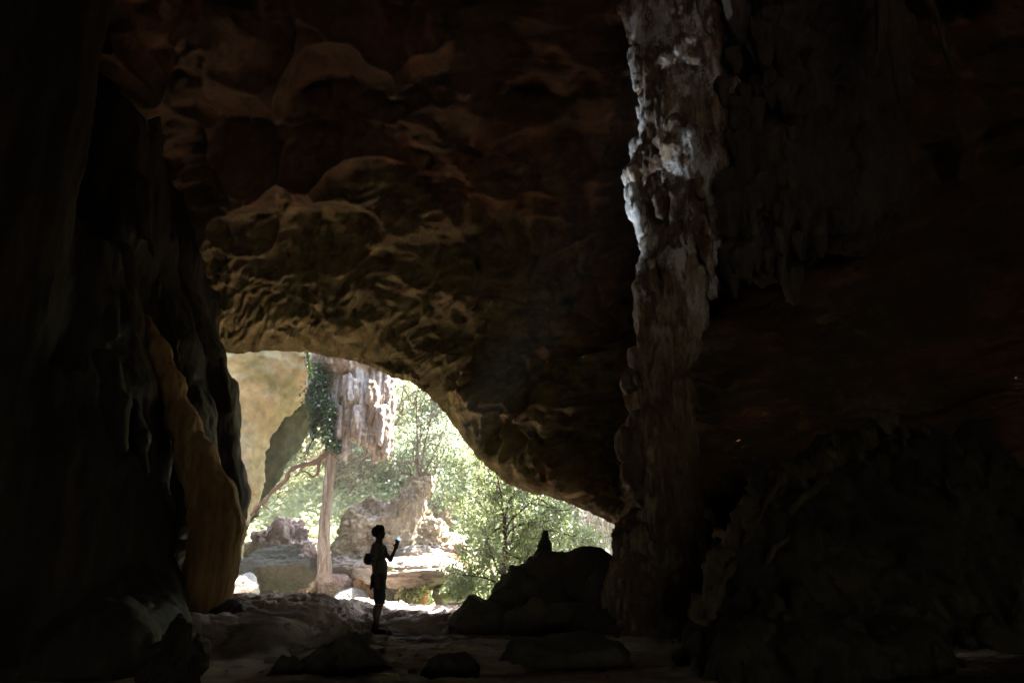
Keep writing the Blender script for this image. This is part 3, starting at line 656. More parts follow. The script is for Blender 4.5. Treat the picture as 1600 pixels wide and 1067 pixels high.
# ------------------------------------------------------------------ rocks at the left and in the foreground
G2 = 'dark foreground rocks on the cave floor'
rk(558, 1040, 9.4, 52, .45, 46, 'boulder', 'smooth dark boulder nearest below the person', seed=31, cuts=3, group=G2, rough=.05, sub=6)
rk(498, 1056, 9.1, 42, .4, 44, 'boulder', 'angular rock left of the smooth boulder below the person', seed=32, cuts=8, group=G2)
rk(446, 1066, 8.8, 30, .3, 36, 'boulder', 'small black rock at the bottom edge beside the angular rock', seed=33, cuts=7, group=G2)
rk(574, 1016, 11.6, 44, .4, 20, 'floor', 'low craggy rock at the person\'s feet', seed=34, cuts=8, group=G2, rough=.16, sub=6)
rk(520, 1000, 11.9, 50, .45, 20, 'floor', 'craggy rock left of the person\'s feet', seed=35, cuts=8, group=G2, rough=.16, sub=6)
for i, (px, py, Y, rx, rz, lb) in enumerate(((470, 985, 12.6, 30, 14, 'jagged rock on the bench behind the craggy rocks'), (430, 1000, 12.0, 34, 18, 'jagged rock at the front edge of the left bench'), (540, 985, 12.8, 22, 12, 'small jagged rock just left of the person'),
        (615, 1030, 10.9, 24, 13, 'broken stone right of the smooth boulder'), (480, 1020, 11.2, 30, 20, 'split rock above the angular rock'), (640, 1008, 11.8, 20, 7, 'flat stone lying right of the person'), (690, 1022, 11.2, 26, 7, 'flat stone under the tip of the dark heap'), (400, 985, 12.9, 26, 14, 'jagged rock beside the brown block'))):
    rk(px, py, Y, rx, .3, rz, 'floor', lb, seed=80+i, cuts=11, group=G2, rough=.2, rot=i*.7)
rk(265, 1040, 8.6, 48, .45, 60, 'left', 'rough rock stump in the bottom left corner', seed=36, cuts=5, group=G2, rough=.14, sub=6)
rk(355, 965, 13.0, 44, .5, 26, 'left', 'brown block at the foot of the left flowstone wall', seed=37, cuts=8, group=G2, rough=.05)
rk(665, 1040, 10.3, 48, .4, 10, 'floor', 'thin flat rock right of the smooth boulder', seed=38, cuts=5, group=G2)
# ------------------------------------------------------------------ sunlit rock arch beyond the mouth
def build_arch():
    s = SDF((-14.5, 20.2, -1.5), (3, 27.5, 17), .09)
    def c(pts, k=.8, **kw): s.chain([(P(a, b, Y), r) for a, b, Y, r in pts], k, **kw)
    c([(345, 900, 23.3, .45), (348, 800, 23.3, .6), (352, 725, 23.1, .75), (368, 650, 23.2, 1.15), (425, 550, 23.4, 1.9), (540, 480, 23.8, 2.1), (650, 450, 24, 2.3), (780, 430, 24, 2.3)], .5)
    c([(430, 440, 22.7, 1.6), (600, 390, 22.7, 1.8)], .6)  # unseen mass added to keep the sun off the arch face
    c([(300, 420, 24, 3.0), (480, 330, 24, 3.2), (700, 330, 24, 3)], .9)  # hidden upper rock, also added against the sun leak
    c([(280, 900, 23.6, 1.6), (285, 720, 23.6, 2.3), (330, 600, 23.6, 2.4), (400, 500, 24, 2.6)], .9)
    c([(360, 800, 22.3, .25), (378, 770, 22.3, .3), (372, 700, 22.3, .35)], .4)
    s.warp(lambda p: fbm(p*.45, 4)*.26, .9)
    V, F = s.mesh(); Nn = vnormals(V, F)
    f1, f2 = worley(V*np.array((1.5, 1.5, 2.2))); g = sstep(.0, .3, perlin(V*.5+9))
    V = V+Nn*(fbm(V*1.8, 4)*.10 - np.clip(.26-f1, 0, 1)*.9*g + fbm(V*np.array((1, 1, 3))+3, 4, .5, ridged=True)*.08)[:, None]
    tag(link('rock_arch', V, F, M['cream']), 'cream sunlit limestone arch outside, left of the hanging stalactites', 'rock arch')
build_arch()
def build_under():  # dark olive mass: moss, plus the arch underside's shade as colour
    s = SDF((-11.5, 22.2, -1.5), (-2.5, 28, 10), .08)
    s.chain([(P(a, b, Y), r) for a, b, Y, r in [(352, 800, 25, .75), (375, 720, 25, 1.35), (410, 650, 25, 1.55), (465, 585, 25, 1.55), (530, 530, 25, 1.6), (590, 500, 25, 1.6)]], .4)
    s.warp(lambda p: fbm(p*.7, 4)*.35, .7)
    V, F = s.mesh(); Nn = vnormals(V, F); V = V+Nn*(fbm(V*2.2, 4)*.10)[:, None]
    tag(link('mossy_shaded_rock', V, F, M['olive']), 'dark olive underside rock below the cream arch, coloured for moss and shade', 'rock')
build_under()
def build_cluster():
    rg = np.random.default_rng(3); Y0 = 21.4; m = Y0/FPX
    s = SDF(P(465, 740, Y0)+np.array((0, -1.3, -.4)), P(625, 520, Y0)+np.array((0, 1.3, .6)), .033)
    s.chain([(P(500, 560, Y0), .5), (P(540, 555, Y0), .7), (P(590, 560, Y0), .6)], .3)
    # (px, top, bottom, radius in photo px)
    for px, t, b, r, dy in ((598, 560, 722, 13, 0), (609, 575, 712, 8, -.2), (587, 560, 728, 14, -.15), (578, 570, 708, 12, .1), (568, 560, 695, 12, -.2), (560, 560, 700, 9, -.35), (548, 560, 672, 12, 0), (545, 620, 692, 8, -.3), (536, 560, 715, 8, -.2), (538, 660, 722, 5, -.3), (527, 560, 705, 10, -.1), (520, 560, 680, 10, .1), (512, 575, 650, 10, .1), (500, 575, 640, 12, .2), (490, 580, 622, 9, .2), (556, 640, 690, 7, -.45), (572, 640, 702, 7, -.3), (605, 640, 720, 7, -.35), (583, 600, 650, 8, -.45), (552, 600, 640, 9, -.45), (596, 640, 700, 6, -.5), (528, 640, 690, 7, -.35), (541, 590, 640, 7, -.4)):
        Y = Y0+dy; n = 6; pts = []
        for i in range(n):
            f = i/(n-1); pts.append((P(px+rg.uniform(-1.5, 1.5)+(-3 if px > 570 else 2)*(1-f), t+(b-t)*f-r*.5*f, Y+.1*math.sin(f*3)), r*m*(.75+.45*math.sin(f*2.6))*(1, 1, 1.05, .95, .6, .12)[i]))
        s.chain(pts, .05, fl=(6, .08))
    V, F = s.mesh(); Nn = vnormals(V, F)
    V = V+Nn*(fbm(V*np.array((5, 5, .9)), 4, .6, ridged=True)*.10+fbm(V*9, 3)*.02)[:, None]
    return tag(link('stalactite_cluster', V, F, M['stal']), 'pinkish stalactites hanging from the outer arch over the leaning trunk', 'stalactites')
clus = build_cluster()

# ------------------------------------------------------------------ foliage
def leaves(cen, size, rg, elong=1.6, up=.35):
    n = len(cen); a = rg.normal(size=(n, 3)); a /= np.linalg.norm(a, axis=1)[:, None]
    b = rg.normal(size=(n, 3)); b[:, 2] *= up; b = b-(a*b).sum(1)[:, None]*a; b /= np.linalg.norm(b, axis=1)[:, None]
    s = (size*rg.uniform(.6, 1.3, n))[:, None]; a = a*s*elong*.5; b = b*s*.5
    V = np.stack([cen-a, cen-.1*a+b, cen+a, cen-.1*a-b], 1).reshape(-1, 3)
    return V, np.arange(4*n).reshape(n, 4)
def tube(pts, rad, ns=6):
    pts = np.array(pts, float); n = len(pts); d = np.gradient(pts, axis=0); d /= np.maximum(np.linalg.norm(d, axis=1), 1e-9)[:, None]
    ref = np.array((.3, 1, .1)); u = np.cross(d, ref); u /= np.maximum(np.linalg.norm(u, axis=1), 1e-9)[:, None]; v = np.cross(d, u)
    a = np.linspace(0, 2*math.pi, ns, endpoint=False)
    V = (pts[:, None]+(u[:, None]*np.cos(a)[None, :, None]+v[:, None]*np.sin(a)[None, :, None])*np.array(rad)[:, None, None]).reshape(-1, 3)
    F = []
    for i in range(n-1):
        for j in range(ns): F.append((i*ns+j, i*ns+(j+1) % ns, (i+1)*ns+(j+1) % ns, (i+1)*ns+j))
    return V, np.array(F)
def join(parts):
    Vs, Fs, o = [], [], 0
    for V, F in parts: Vs.append(V); Fs.append(F+o); o += len(V)
    return np.concatenate(Vs), np.concatenate(Fs)
def grow(start, dirn, length, r, depth, rg, out, tips, wob=.25, split=(2, 4), shrink=.68, up=.15):
    n = 6; pts = [np.array(start, float)]; d = np.array(dirn, float); d /= np.linalg.norm(d)
    for i in range(n):
        d = d+rg.normal(size=3)*wob*.5; d[2] += up*.3; d /= np.linalg.norm(d); pts.append(pts[-1]+d*length/n)
    out.append(tube(pts, np.linspace(r, r*.55, n+1), 5 if r < .05 else 7))
    if depth <= 1: tips += [(p, length/n) for p in pts[2:]]
    if depth == 0: return
    for k in range(rg.integers(*split)+1):
        i = int(rg.integers(2, n+1)); dd = d+rg.normal(size=3)*.75; dd[2] += up
        grow(pts[i], dd, length*shrink*rg.uniform(.8, 1.15), r*.55, depth-1, rg, out, tips, wob, split, shrink, up)
def shrub_parts(seed, H, W, nleaf, lsize, dens=.35):
    """trunk mesh and leaf mesh of a tree whose crown is made of leaf clumps round real twigs"""
    rg = np.random.default_rng(seed); wood = []; tips = []
    for k in range(rg.integers(1, 4)):
        grow((rg.normal()*.1, rg.normal()*.1, 0), (rg.normal()*.35, rg.normal()*.35, 1), H*.5, .035*H*.5, 3, rg, wood, tips)
    T = np.array([t[0] for t in tips]); 
    sc = np.array((W/max(np.ptp(T[:, 0]), .1), W/max(np.ptp(T[:, 1]), .1), H/max(T[:, 2].max(), .1)))
    V, F = join(wood); V = V*sc; T = T*sc
    cl = T[rg.integers(0, len(T), nleaf)]; cen = cl+rg.normal(size=(nleaf, 3))*H*.055*dens/.35
    cen[:, 2] = np.abs(cen[:, 2])
    LV, LF = leaves(cen, np.full(nleaf, lsize), rg)
    return (V, F), (LV, LF, np.clip(rg.normal(.5, .25, nleaf), 0, 1))
def copy_tree(src, loc, rz, sc, label=None):
    o = src.copy(); C.objects.link(o); o.location = loc; o.rotation_euler = (0, 0, rz); o.scale = sc
    if label: o['label'] = label
    for ch in src.children:
        c = ch.copy(); C.objects.link(c); c.parent = o
    return o
protos = []
for i, (mt, H, W, nl, ls) in enumerate((('leaf', 5.5, 5, 6500, .13), ('leafp', 6.5, 5, 6500, .13), ('leafd', 5, 4.5, 5500, .13), ('leafp', 3, 3.4, 6000, .10), ('leaf', 3.2, 3, 6000, .10), ('leafdry', 3, 3, 3500, .10))):
    wd, lf = shrub_parts(40+i, H, W, nl, ls)
    t = empty('tree' if H > 4 else 'shrub', (0, 0, 0), 'x', 'tree' if H > 4 else 'shrub')
    link('trunk', wd[0], wd[1], M['redbark'] if i != 2 else M['darkbark'], t, base=np.zeros(3))
    link('crown', lf[0], lf[1], M[mt], t, smooth=False, attr=lf[2], base=np.zeros(3))
    protos.append(t)
KIND = ['bushy mid-green tree', 'loose pale green tree', 'dark green tree', 'pale green shrub', 'bright green shrub', 'dry brownish shrub']
def ground_z(x, y): return float(outer_z(np.array([x]), np.array([y]))[0]) + float((fbm(np.array([[x*.25, y*.25, 0]]), 4)*.7*sstep(21, 27, y))[0])
spots = []
rg = np.random.default_rng(12)
for row, (y0, n) in enumerate(((31, 9), (34, 10), (38, 11), (42, 12), (47, 12), (53, 12), (60, 13), (68, 13))):
    xa = -(800-330)/FPX*y0*1.02; xb = (1010-800)/FPX*y0*1.02
    for i in range(n):
        spots.append((xa+(xb-xa)*(i+.5+rg.uniform(-.35, .35))/n, y0+rg.uniform(-1.3, 1.3), row))
used = [False]*6
labs = {}
for (x, y, row) in spots:
    k = int(rg.choice([3, 4, 5, 0, 1, 3], 1)[0]) if row < 2 else int(rg.choice([0, 1, 2, 1, 0, 3, 4], 1)[0])
    s = rg.uniform(.85, 1.25)*(1 if row < 5 else 1.35); sc = (s*rg.uniform(.9, 1.2), s, s*rg.uniform(.85, 1.2))
    if row == 0: sc = tuple(q*.7 for q in sc)
    loc = (x, y, ground_z(x, y)-.1)
    if used[k]: o = copy_tree(protos[k], loc, rg.uniform(0, 6.28), sc)
    else:
        o = protos[k]; used[k] = True; o.location = loc; o.rotation_euler = (0, 0, rg.uniform(0, 6.28)); o.scale = sc
    where = ['just beyond the gully', 'low on the slope', 'on the lower slope', 'on the middle slope', 'on the middle slope', 'on the upper slope', 'high on the slope', 'at the top of the slope'][row]
    labs.setdefault((k, where), []).append((x/y, o))
for (k, where), L in labs.items():
    L.sort(key=lambda q: q[0]); n = len(L)
    for i, (a, o) in enumerate(L):
        pos = '' if n == 1 else (['left', 'right'][i]+'most of two ' if n == 2 else ('leftmost ' if i == 0 else 'rightmost ' if i == n-1 else ['', 'second from left ', 'third from left ', 'fourth from left ', 'fifth from left ', 'sixth from left ', 'seventh from left '][min(i, 6)]))
        o['label'] = '%s%s %s outside the cave' % (pos, KIND[k], where)
        o['group'] = 'trees and shrubs on the slope outside'
# unseen tall tree added behind the column to dapple the sun on the gully
o = copy_tree(protos[1], (5.2, 20.8, -.8), 1.0, (1.7, 1.2, 2.1), 'tall loose tree added unseen behind the column to shade the gully')
for k in range(6):
    if not used[k]:
        for ch in list(protos[k].children): bpy.data.objects.remove(ch)
        bpy.data.objects.remove(protos[k])
# uncountable leafy undergrowth over the slope
n = 150000; gx = rg.uniform(-34, 18, n); gy = 25.5+rg.random(n)**1.3*52
cz = outer_z(gx, gy)+fbm(np.c_[gx*.25, gy*.25, gx*0], 4)*.7*sstep(21, 27, gy)
hum = np.clip(fbm(np.c_[gx*.6, gy*.6, gx*0+8], 3)+.4, .02, 2)
cen = np.c_[gx, gy, cz+rg.random(n)*hum*1.6]
Vv, Ff = leaves(cen, .07+.0028*gy, rg)
tag(link('undergrowth', Vv, Ff, M['leafp'], smooth=False, attr=rg.random(n), base=np.zeros(3)), 'pale leafy undergrowth covering the sunny slope outside', 'undergrowth', kind='stuff')

# ------------------------------------------------------------------ rocks outside
G3 = 'sunlit rocks just outside the mouth'
# root-bound mound behind the person
def build_mound():
    Y0 = 25.5
    s = SDF(P(505, 910, Y0)+np.array((0, -2.2, -.6)), P(720, 735, Y0)+np.array((0, 2.2, .3)), .05)
    for px, py, rx, rz, ry in ((575, 850, 45, 58, 1.2), (560, 880, 40, 50, 1.2), (605, 835, 38, 45, 1.2), (640, 805, 30, 48, .9), (652, 772, 22, 34, .6), (625, 850, 50, 60, 1.2), (665, 860, 35, 45, 1.0), (650, 815, 22, 50, .7), (540, 900, 30, 40, 1), (590, 905, 70, 40, 1.3), (585, 800, 22, 16, .6)):
        m = Y0/FPX; s.ell(P(px, py, Y0), (rx*m, ry, rz*m), .2)
    s.warp(lambda p: fbm(p*1.1, 4, .6)*.26+fbm(p*np.array((1.5, 1.5, 5)), 3, .6, ridged=True)*.10, .6)
    V, F = s.mesh(); Nn = vnormals(V, F)
    f1, f2 = worley(V*2.4+fbm(V*2, 2)[:, None]*.5)
    V = V+Nn*(np.exp(-((f2-f1)/.07)**2)*.05+fbm(V*7, 3)*.035)[:, None]
    tag(link('mound', V, F, M['mud']), 'pointed tan mound bound with dry roots, right behind the person', 'rock mound', G3)
build_mound()
rk(435, 868, 26, 58, 1.2, 46, 'pinkrock', 'rounded pinkish rock heap behind the mossy block', seed=51, cuts=3, rough=.22, sub=6, group=G3, freq=2)
rk(420, 845, 26.4, 22, .6, 17, 'pinkrock', 'small pinkish knob on the left of the rock heap', seed=52, cuts=3, rough=.25, group=G3)
rk(432, 894, 22.2, 70, 1.0, 36, 'mossrock', 'big dark mossy block left of the trunk', seed=53, cuts=6, rough=.10, sub=6, group=G3, rot=.25, lay=.03)
rk(480, 890, 22.6, 24, .8, 40, 'pinkrock', 'pale craggy end of rock between mossy block and trunk', seed=54, cuts=5, rough=.2, sub=6, group=G3)
rk(378, 925, 20.6, 24, .6, 26, 'greyrock', 'pale grey rock between the left wall and the mossy block', seed=55, cuts=6, rough=.12, group=G3)
rk(520, 918, 23.4, 38, .9, 26, 'pinkrock', 'pale pink boulder right of the trunk foot', seed=56, cuts=7, rough=.12, sub=6, group=G3)
rk(560, 888, 24.0, 52, 1.0, 16, 'slab', 'upper pale ledge at the foot of the root-bound mound', seed=57, cuts=4, rough=.12, sub=6, group=G3, lay=.1)
rk(571, 914, 23.0, 27, .6, 26, 'orange', 'rust orange rock left of the person\'s waist', seed=58, cuts=9, rough=.14, sub=6, group=G3)
rk(640, 893, 22.4, 82, 1.6, 22, 'slab', 'long flat overhanging ledge right of the person', seed=59, cuts=2, rough=.06, sub=6, group=G3, lay=.10)
rk(625, 932, 23.4, 48, .8, 22, 'orange', 'ochre rock in the shade under the long ledge', seed=60, cuts=8, rough=.14, group=G3)
rk(704, 928, 22.6, 26, .6, 26, 'slab', 'rounded olive boulder under the right end of the ledge', seed=61, cuts=4, rough=.08, group=G3)
rk(645, 868, 25.0, 60, 1.2, 13, 'slab', 'pale upper ledge behind the long flat one', seed=62, cuts=3, rough=.10, sub=6, group=G3, lay=.1)
rk(700, 880, 24.4, 34, 1.0, 15, 'orange', 'brown rock with leaves over it at the end of the ledges', seed=63, cuts=5, rough=.12, group=G3)
rk(545, 935, 21.6, 30, .4, 14, 'greyrock', 'low whitish rock beside the orange rock', seed=64, cuts=7, rough=.1, group=G3)
rk(602, 925, 22.6, 14, .35, 16, 'greyrock', 'small whitish rock behind the person\'s thigh', seed=65, cuts=7, rough=.1, group=G3)
rk(690, 852, 27.0, 36, .8, 14, 'pinkrock', 'weathered brown stump of rock above the ledges', seed=66, cuts=5, rough=.3, group=G3)
rk(697, 808, 30.0, 12, .5, 16, 'mud', 'distant reddish rock knob among the shrubs', seed=67, cuts=4, rough=.2, group=G3)
rk(975, 888, 17.5, 26, .4, 12, 'pinkrock', 'pale rock in the gap between round boulder and column', seed=68, cuts=4, rough=.2, group=G3)
# drift log
a = P(664, 851, 24.6); b = P(712, 862, 24.6)
tv, tf = tube([a, a*.6+b*.4+np.array((0, 0, -.12)), b+np.array((0, 0, -.05)), b+np.array((.4, 0, .05))], [.05, .13, .14, .06], 10)
tag(link('log', tv, tf, M['redbark']), 'short dark log lying on the upper ledge', 'log')

# ------------------------------------------------------------------ leaning trunk with its long bare branch
def trunk_tree():
    Y = 22.0
    t = empty('tree', P(508, 900, Y), 'smooth pale leaning trunk left of the person with one long crooked branch', 'tree')
    pts = [P(a, b, Y) for a, b in ((505, 908), (507, 890), (506, 860), (507, 820), (511, 780), (515, 740), (519, 700), (524, 640), (530, 560))]
    pts = polyline(pts, 60); s = np.linspace(0, 1, 60); r = .205-.05*sstep(0, .35, s)-.03*s+.06*np.exp(-s*30)
    V, F = tube(pts, r, 40); c = np.repeat(pts, 40, 0); d = (V-c)/np.linalg.norm(V-c, axis=1)[:, None]
    V = V+d*(fbm(V*np.array((6, 6, .8)), 4, .55, ridged=True)*.035)[:, None]
    link('trunk', V, F, M['bark'], t)
    def br(px, r0, r1, Y=Y-.1, par=t, name='branch'):
        p = polyline([P(a, b, Y) for a, b in px], len(px)*5); n = len(p)
        V, F = tube(p, np.linspace(r0, r1, n)*(1+.15*np.sin(np.arange(n))), 8); return link(name, V, F, M['redbark'], par)
    br([(519, 700), (510, 708), (500, 716), (490, 723), (475, 726), (460, 731), (451, 738), (447, 750), (436, 759), (425, 768), (414, 783), (403, 790), (392, 805)], .095, .04)
    br([(505, 712), (498, 725), (497, 738), (488, 745), (480, 738), (470, 737), (462, 744)], .06, .02)
    br([(408, 788), (416, 792), (424, 800)], .03, .012)
trunk_tree()
# mossy growth on the left of the stalactites
rg = np.random.default_rng(8); cs = []
for px, py, r, n in ((490, 620, 14, 900), (500, 600, 14, 700), (505, 640, 14, 900), (493, 650, 8, 500), (510, 670, 10, 700), (516, 690, 8, 500), (490, 680, 4, 160), (488, 665, 5, 200), (525, 700, 6, 300), (520, 650, 9, 400), (500, 580, 12, 400)):
    m = 21/FPX; cs.append(P(px, py, 21.0)+rg.normal(size=(n, 3))*np.array((r*.5*m, .15, r*.75*m)))
V_, F_ = leaves(np.concatenate(cs), .07, rg)
mo = link('hanging_plant', V_, F_, M['leafmoss'], smooth=False, attr=rg.random(len(F_)))
tag(mo, 'dark trailing plant matted over the left side of the hanging stalactites', 'plant')
pts = polyline([P(a, b, 21) for a, b in ((493, 640), (492, 680), (487, 690), (482, 700), (481, 712))], 20); V_, F_ = tube(pts, np.full(20, .018), 5)
link('stem', V_, F_, M['darkbark'], mo)
pts = polyline([P(a, b, 19) for a, b in ((480, 545), (482, 562), (483, 575), (486, 588))], 12)
cen = np.repeat(pts, 25, 0)+rg.normal(size=(300, 3))*.035; V_, F_ = leaves(cen, .045, rg)
tag(link('hanging_vine', V_, F_, M['leafmoss'], smooth=False, attr=rg.random(300)), 'short leafy vine hanging from the cave rim in front of the cream arch', 'vine')

# ------------------------------------------------------------------ leafy tree behind the dark boulders
def hero():
    Y = 19.6; rg = np.random.default_rng(17)
    t = empty('tree', P(785, 925, Y), 'small leafy tree with many thin dark stems behind the dark boulders', 'tree')
    wood = []; tips = []
    def st(px, r0, r1, twig=True, dY=0.):
        k = len(px); p = polyline([P(a, b, Y+dY*i/(k-1)) for i, (a, b) in enumerate(px)], k*5); n = len(p)
        wood.append(tube(p, np.linspace(r0, r1, n), 7))
        if twig:
            for i in range(n//3, n, 2):
                d = rg.normal(size=3); d[2] += .3; grow(p[i], d, rg.uniform(.35, .8), .012, 1, rg, wood, tips, wob=.35, split=(1, 3))
    st([(784, 930), (786, 905), (788, 870), (790, 840), (788, 810)], .085, .05, False)
    for px, dY in (([(788, 812), (785, 790), (782, 765), (776, 740), (770, 715)], -.4), ([(788, 818), (792, 795), (800, 775), (810, 755), (815, 735)], .3), ([(790, 830), (798, 812), (812, 800), (828, 786), (845, 776)], -.6),
                   ([(790, 840), (800, 826), (815, 819), (830, 820), (842, 828), (850, 842)], -.3), ([(789, 835), (780, 825), (765, 838), (755, 855), (748, 868)], .5), ([(790, 860), (800, 868), (815, 874), (835, 882)], .6),
                   ([(786, 800), (778, 785), (765, 770), (752, 760)], .7), ([(788, 900), (778, 890), (770, 870), (762, 850)], -.5), ([(790, 850), (800, 845), (802, 820), (800, 800), (798, 770), (796, 745)], .8), ([(789, 880), (797, 860), (812, 850), (830, 852), (850, 855)], 1.),
                   ([(830, 786), (850, 790), (870, 800), (890, 812)], .8), ([(845, 830), (865, 830), (890, 836), (912, 842)], .7), ([(784, 915), (765, 905), (742, 900), (722, 898)], .3), ([(784, 905), (800, 895), (815, 905)], .2), ([(842, 776), (860, 790), (880, 798)], 0.), ([(768, 720), (755, 712), (742, 708)], .2)):
        st(px, .035, .012, True, dY)
    V, F = join(wood); link('trunk', V, F, M['darkbark'], t)
    T = np.array([q[0] for q in tips]); n = 9500; c = T[rg.integers(0, len(T), n)]+rg.normal(size=(n, 3))*.10+np.array((0, .12, 0))
    m = Y/FPX
    ex = []   # leafy masses that fill the crown down to the boulders
    for px, py, rx, rz, k in ((740, 905, 34, 22, 1500), (770, 860, 35, 40, 400), (830, 850, 45, 35, 600), (880, 835, 40, 28, 1100), (915, 850, 25, 18, 900), (740, 800, 25, 45, 800), (800, 740, 45, 28, 1200), (850, 800, 30, 20, 800), (722, 915, 18, 15, 700), (768, 915, 18, 14, 500)):
        nb = 40; b = P(px, py, Y+.9)+rg.normal(size=(nb, 3))*np.array((rx*m*.5, .6, rz*m*.5)); ex.append(b[rg.integers(0, nb, k)]+rg.normal(size=(k, 3))*.10)
    c = np.concatenate([c]+ex); tint = np.clip(rg.normal(.5, .3, len(c)), 0, .93); tint[rg.random(len(c)) < .004] = 1
    V, F = leaves(c, .055, rg, 2.0); link('crown', V, F, M['leafflower'], t, smooth=False, attr=tint)
hero()
def upper_shrub():
    Y = 24.5; rg = np.random.default_rng(27)
    t = empty('tree', P(760, 780, Y+2), 'leafy dark-edged branches beside the rim, behind the small leafy tree', 'tree')
    wood = []; tips = []
    p = polyline([P(a, b, Y) for a, b in ((770, 900), (755, 820), (745, 740), (735, 690))], 20); wood.append(tube(p, np.linspace(.07, .03, 20), 6))
    for i in range(5, 20): grow(p[i], rg.normal(size=3), .9, .02, 1, rg, wood, tips)
    V, F = join(wood); link('trunk', V, F, M['darkbark'], t); T = np.array([q[0] for q in tips]); n = 3500
    V, F = leaves(T[rg.integers(0, len(T), n)]+rg.normal(size=(n, 3))*.12, .08, rg); link('crown', V, F, M['leafd'], t, smooth=False, attr=rg.random(n))
upper_shrub()

# dry bush on top of the mound and hanging roots
def bare(name, base, Y, stems, label, cat, mat, r=.04, leafm=None, nleaf=0, seed=1, depth=2):
    rg = np.random.default_rng(seed); t = empty(name, P(*base, Y), label, cat); wood = []; tips = []
    for px in stems:
        k = len(px); p = polyline([P(a, b, Y+rg.uniform(-.15, .15)) for a, b in px], k*5); n = len(p); wood.append(tube(p, np.linspace(r, r*.35, n), 6))
        for i in range(n//4, n, 2):
            d = rg.normal(size=3)*.7; d[2] += .5; grow(p[i], d, rg.uniform(.4, 1.), r*.35, depth-1, rg, wood, tips, wob=.4, split=(1, 2))
    V, F = join(wood); link('branches', V, F, mat, t)
    if nleaf:
        T = np.array([q[0] for q in tips]); V, F = leaves(T[rg.integers(0, len(T), nleaf)]+rg.normal(size=(nleaf, 3))*.1, .07, rg); link('crown', V, F, leafm, t, smooth=False, attr=rg.random(nleaf))
bare('bush', (655, 755), 25.3, [[(654, 755), (653, 720), (652, 690), (651, 650), (650, 625)], [(655, 752), (660, 720), (664, 690), (670, 670), (672, 650)], [(656, 752), (668, 730), (680, 705), (688, 690)], [(652, 752), (640, 740), (628, 738), (620, 722)], [(655, 750), (650, 715), (658, 680), (668, 660)]],
     'thin upright dry bush growing from the top of the root-bound mound', 'bush', M['redbark'], .05, M['leafdry'], 900, 5)
bare('dead_branch', (625, 655), 23.5, [[(606, 630), (622, 640), (632, 648), (642, 640)], [(622, 640), (628, 622), (630, 600)], [(610, 640), (620, 648), (628, 655)]], 'bare twig reaching out beside the hanging stalactites', 'branch', M['redbark'], .025, None, 0, 6, 1)
# roots over the mound
rg = np.random.default_rng(33); W_ = []
for i in range(30):
    x0 = rg.uniform(632, 668); y0 = rg.uniform(745, 800); p = []
    x, y = x0, y0; dx = (x0-650)*.05+rg.normal()*.5
    for j in range(9):
        tY = 24.75-.5*sstep(740, 880, y)-.25*max(0, 1-abs(x-640)/70)
        p.append(P(x, y, tY+rg.uniform(-.05, .05))); x += dx*3+rg.normal()*2.2; y += rg.uniform(4, 9)
    W_.append(tube(polyline(p, 24), np.linspace(.013, .006, 24), 4))
V_, F_ = join(W_); tag(link('dry_roots', V_, F_, M['bark'], smooth=False), 'tangle of pale dry roots trailing down the pointed mound', 'roots', kind='stuff')

# pale lattice of bare stems beyond the right end of the mouth
rg = np.random.default_rng(44); W_ = []
Y = 25
for i in range(16):
    x = 895+i*6+rg.uniform(-2, 2); p = [P(x+rg.normal()*2+j*.6, 890-j*22, Y+rg.uniform(-.3, .3)) for j in range(7)]; W_.append(tube(polyline(p, 24), np.full(24, rg.uniform(.025, .06)), 5))
for i in range(150):
    x = rg.uniform(890, 985); y = rg.uniform(770, 890); a = rg.uniform(-1.2, 1.2); L = rg.uniform(10, 26)
    p = [P(x, y, Y+rg.uniform(-.4, .4)), P(x+L*.5*math.cos(a)+rg.normal()*2, y+L*.5*math.sin(a), Y+rg.uniform(-.4, .4)), P(x+L*math.cos(a), y+L*math.sin(a), Y+rg.uniform(-.4, .4))]
    W_.append(tube(polyline(p, 8), np.full(8, rg.uniform(.012, .025)), 4))
V_, F_ = join(W_); tag(link('thicket', V_, F_, M['palebark'], smooth=False), 'thicket of pale bare stems at the far right end of the mouth', 'thicket')

# thin bright haze in the gully air
if 1:
    lo = np.array((-60, -45, -3)); hi = np.array((60, 95, 48)); V_ = np.array([[x, y, z] for x in (lo[0], hi[0]) for y in (lo[1], hi[1]) for z in (lo[2], hi[2])], float)
    F_ = np.array([(0, 1, 3, 2), (4, 6, 7, 5), (0, 4, 5, 1), (2, 3, 7, 6), (0, 2, 6, 4), (1, 5, 7, 3)])
    hm = bpy.data.materials.new('haze_air'); hm.use_nodes = True; ht = hm.node_tree; ht.nodes.remove(ht.nodes['Principled BSDF'])
    pv = ht.nodes.new('ShaderNodeVolumePrincipled'); pv.inputs['Color'].default_value = (.97, .97, .86, 1); pv.inputs['Density'].default_value = .002; pv.inputs['Anisotropy'].default_value = .3
    ht.links.new(pv.outputs[0], ht.nodes['Material Output'].inputs['Volume'])
    tag(link('haze', V_, F_, hm, smooth=False, base=np.zeros(3)), kind='stuff')

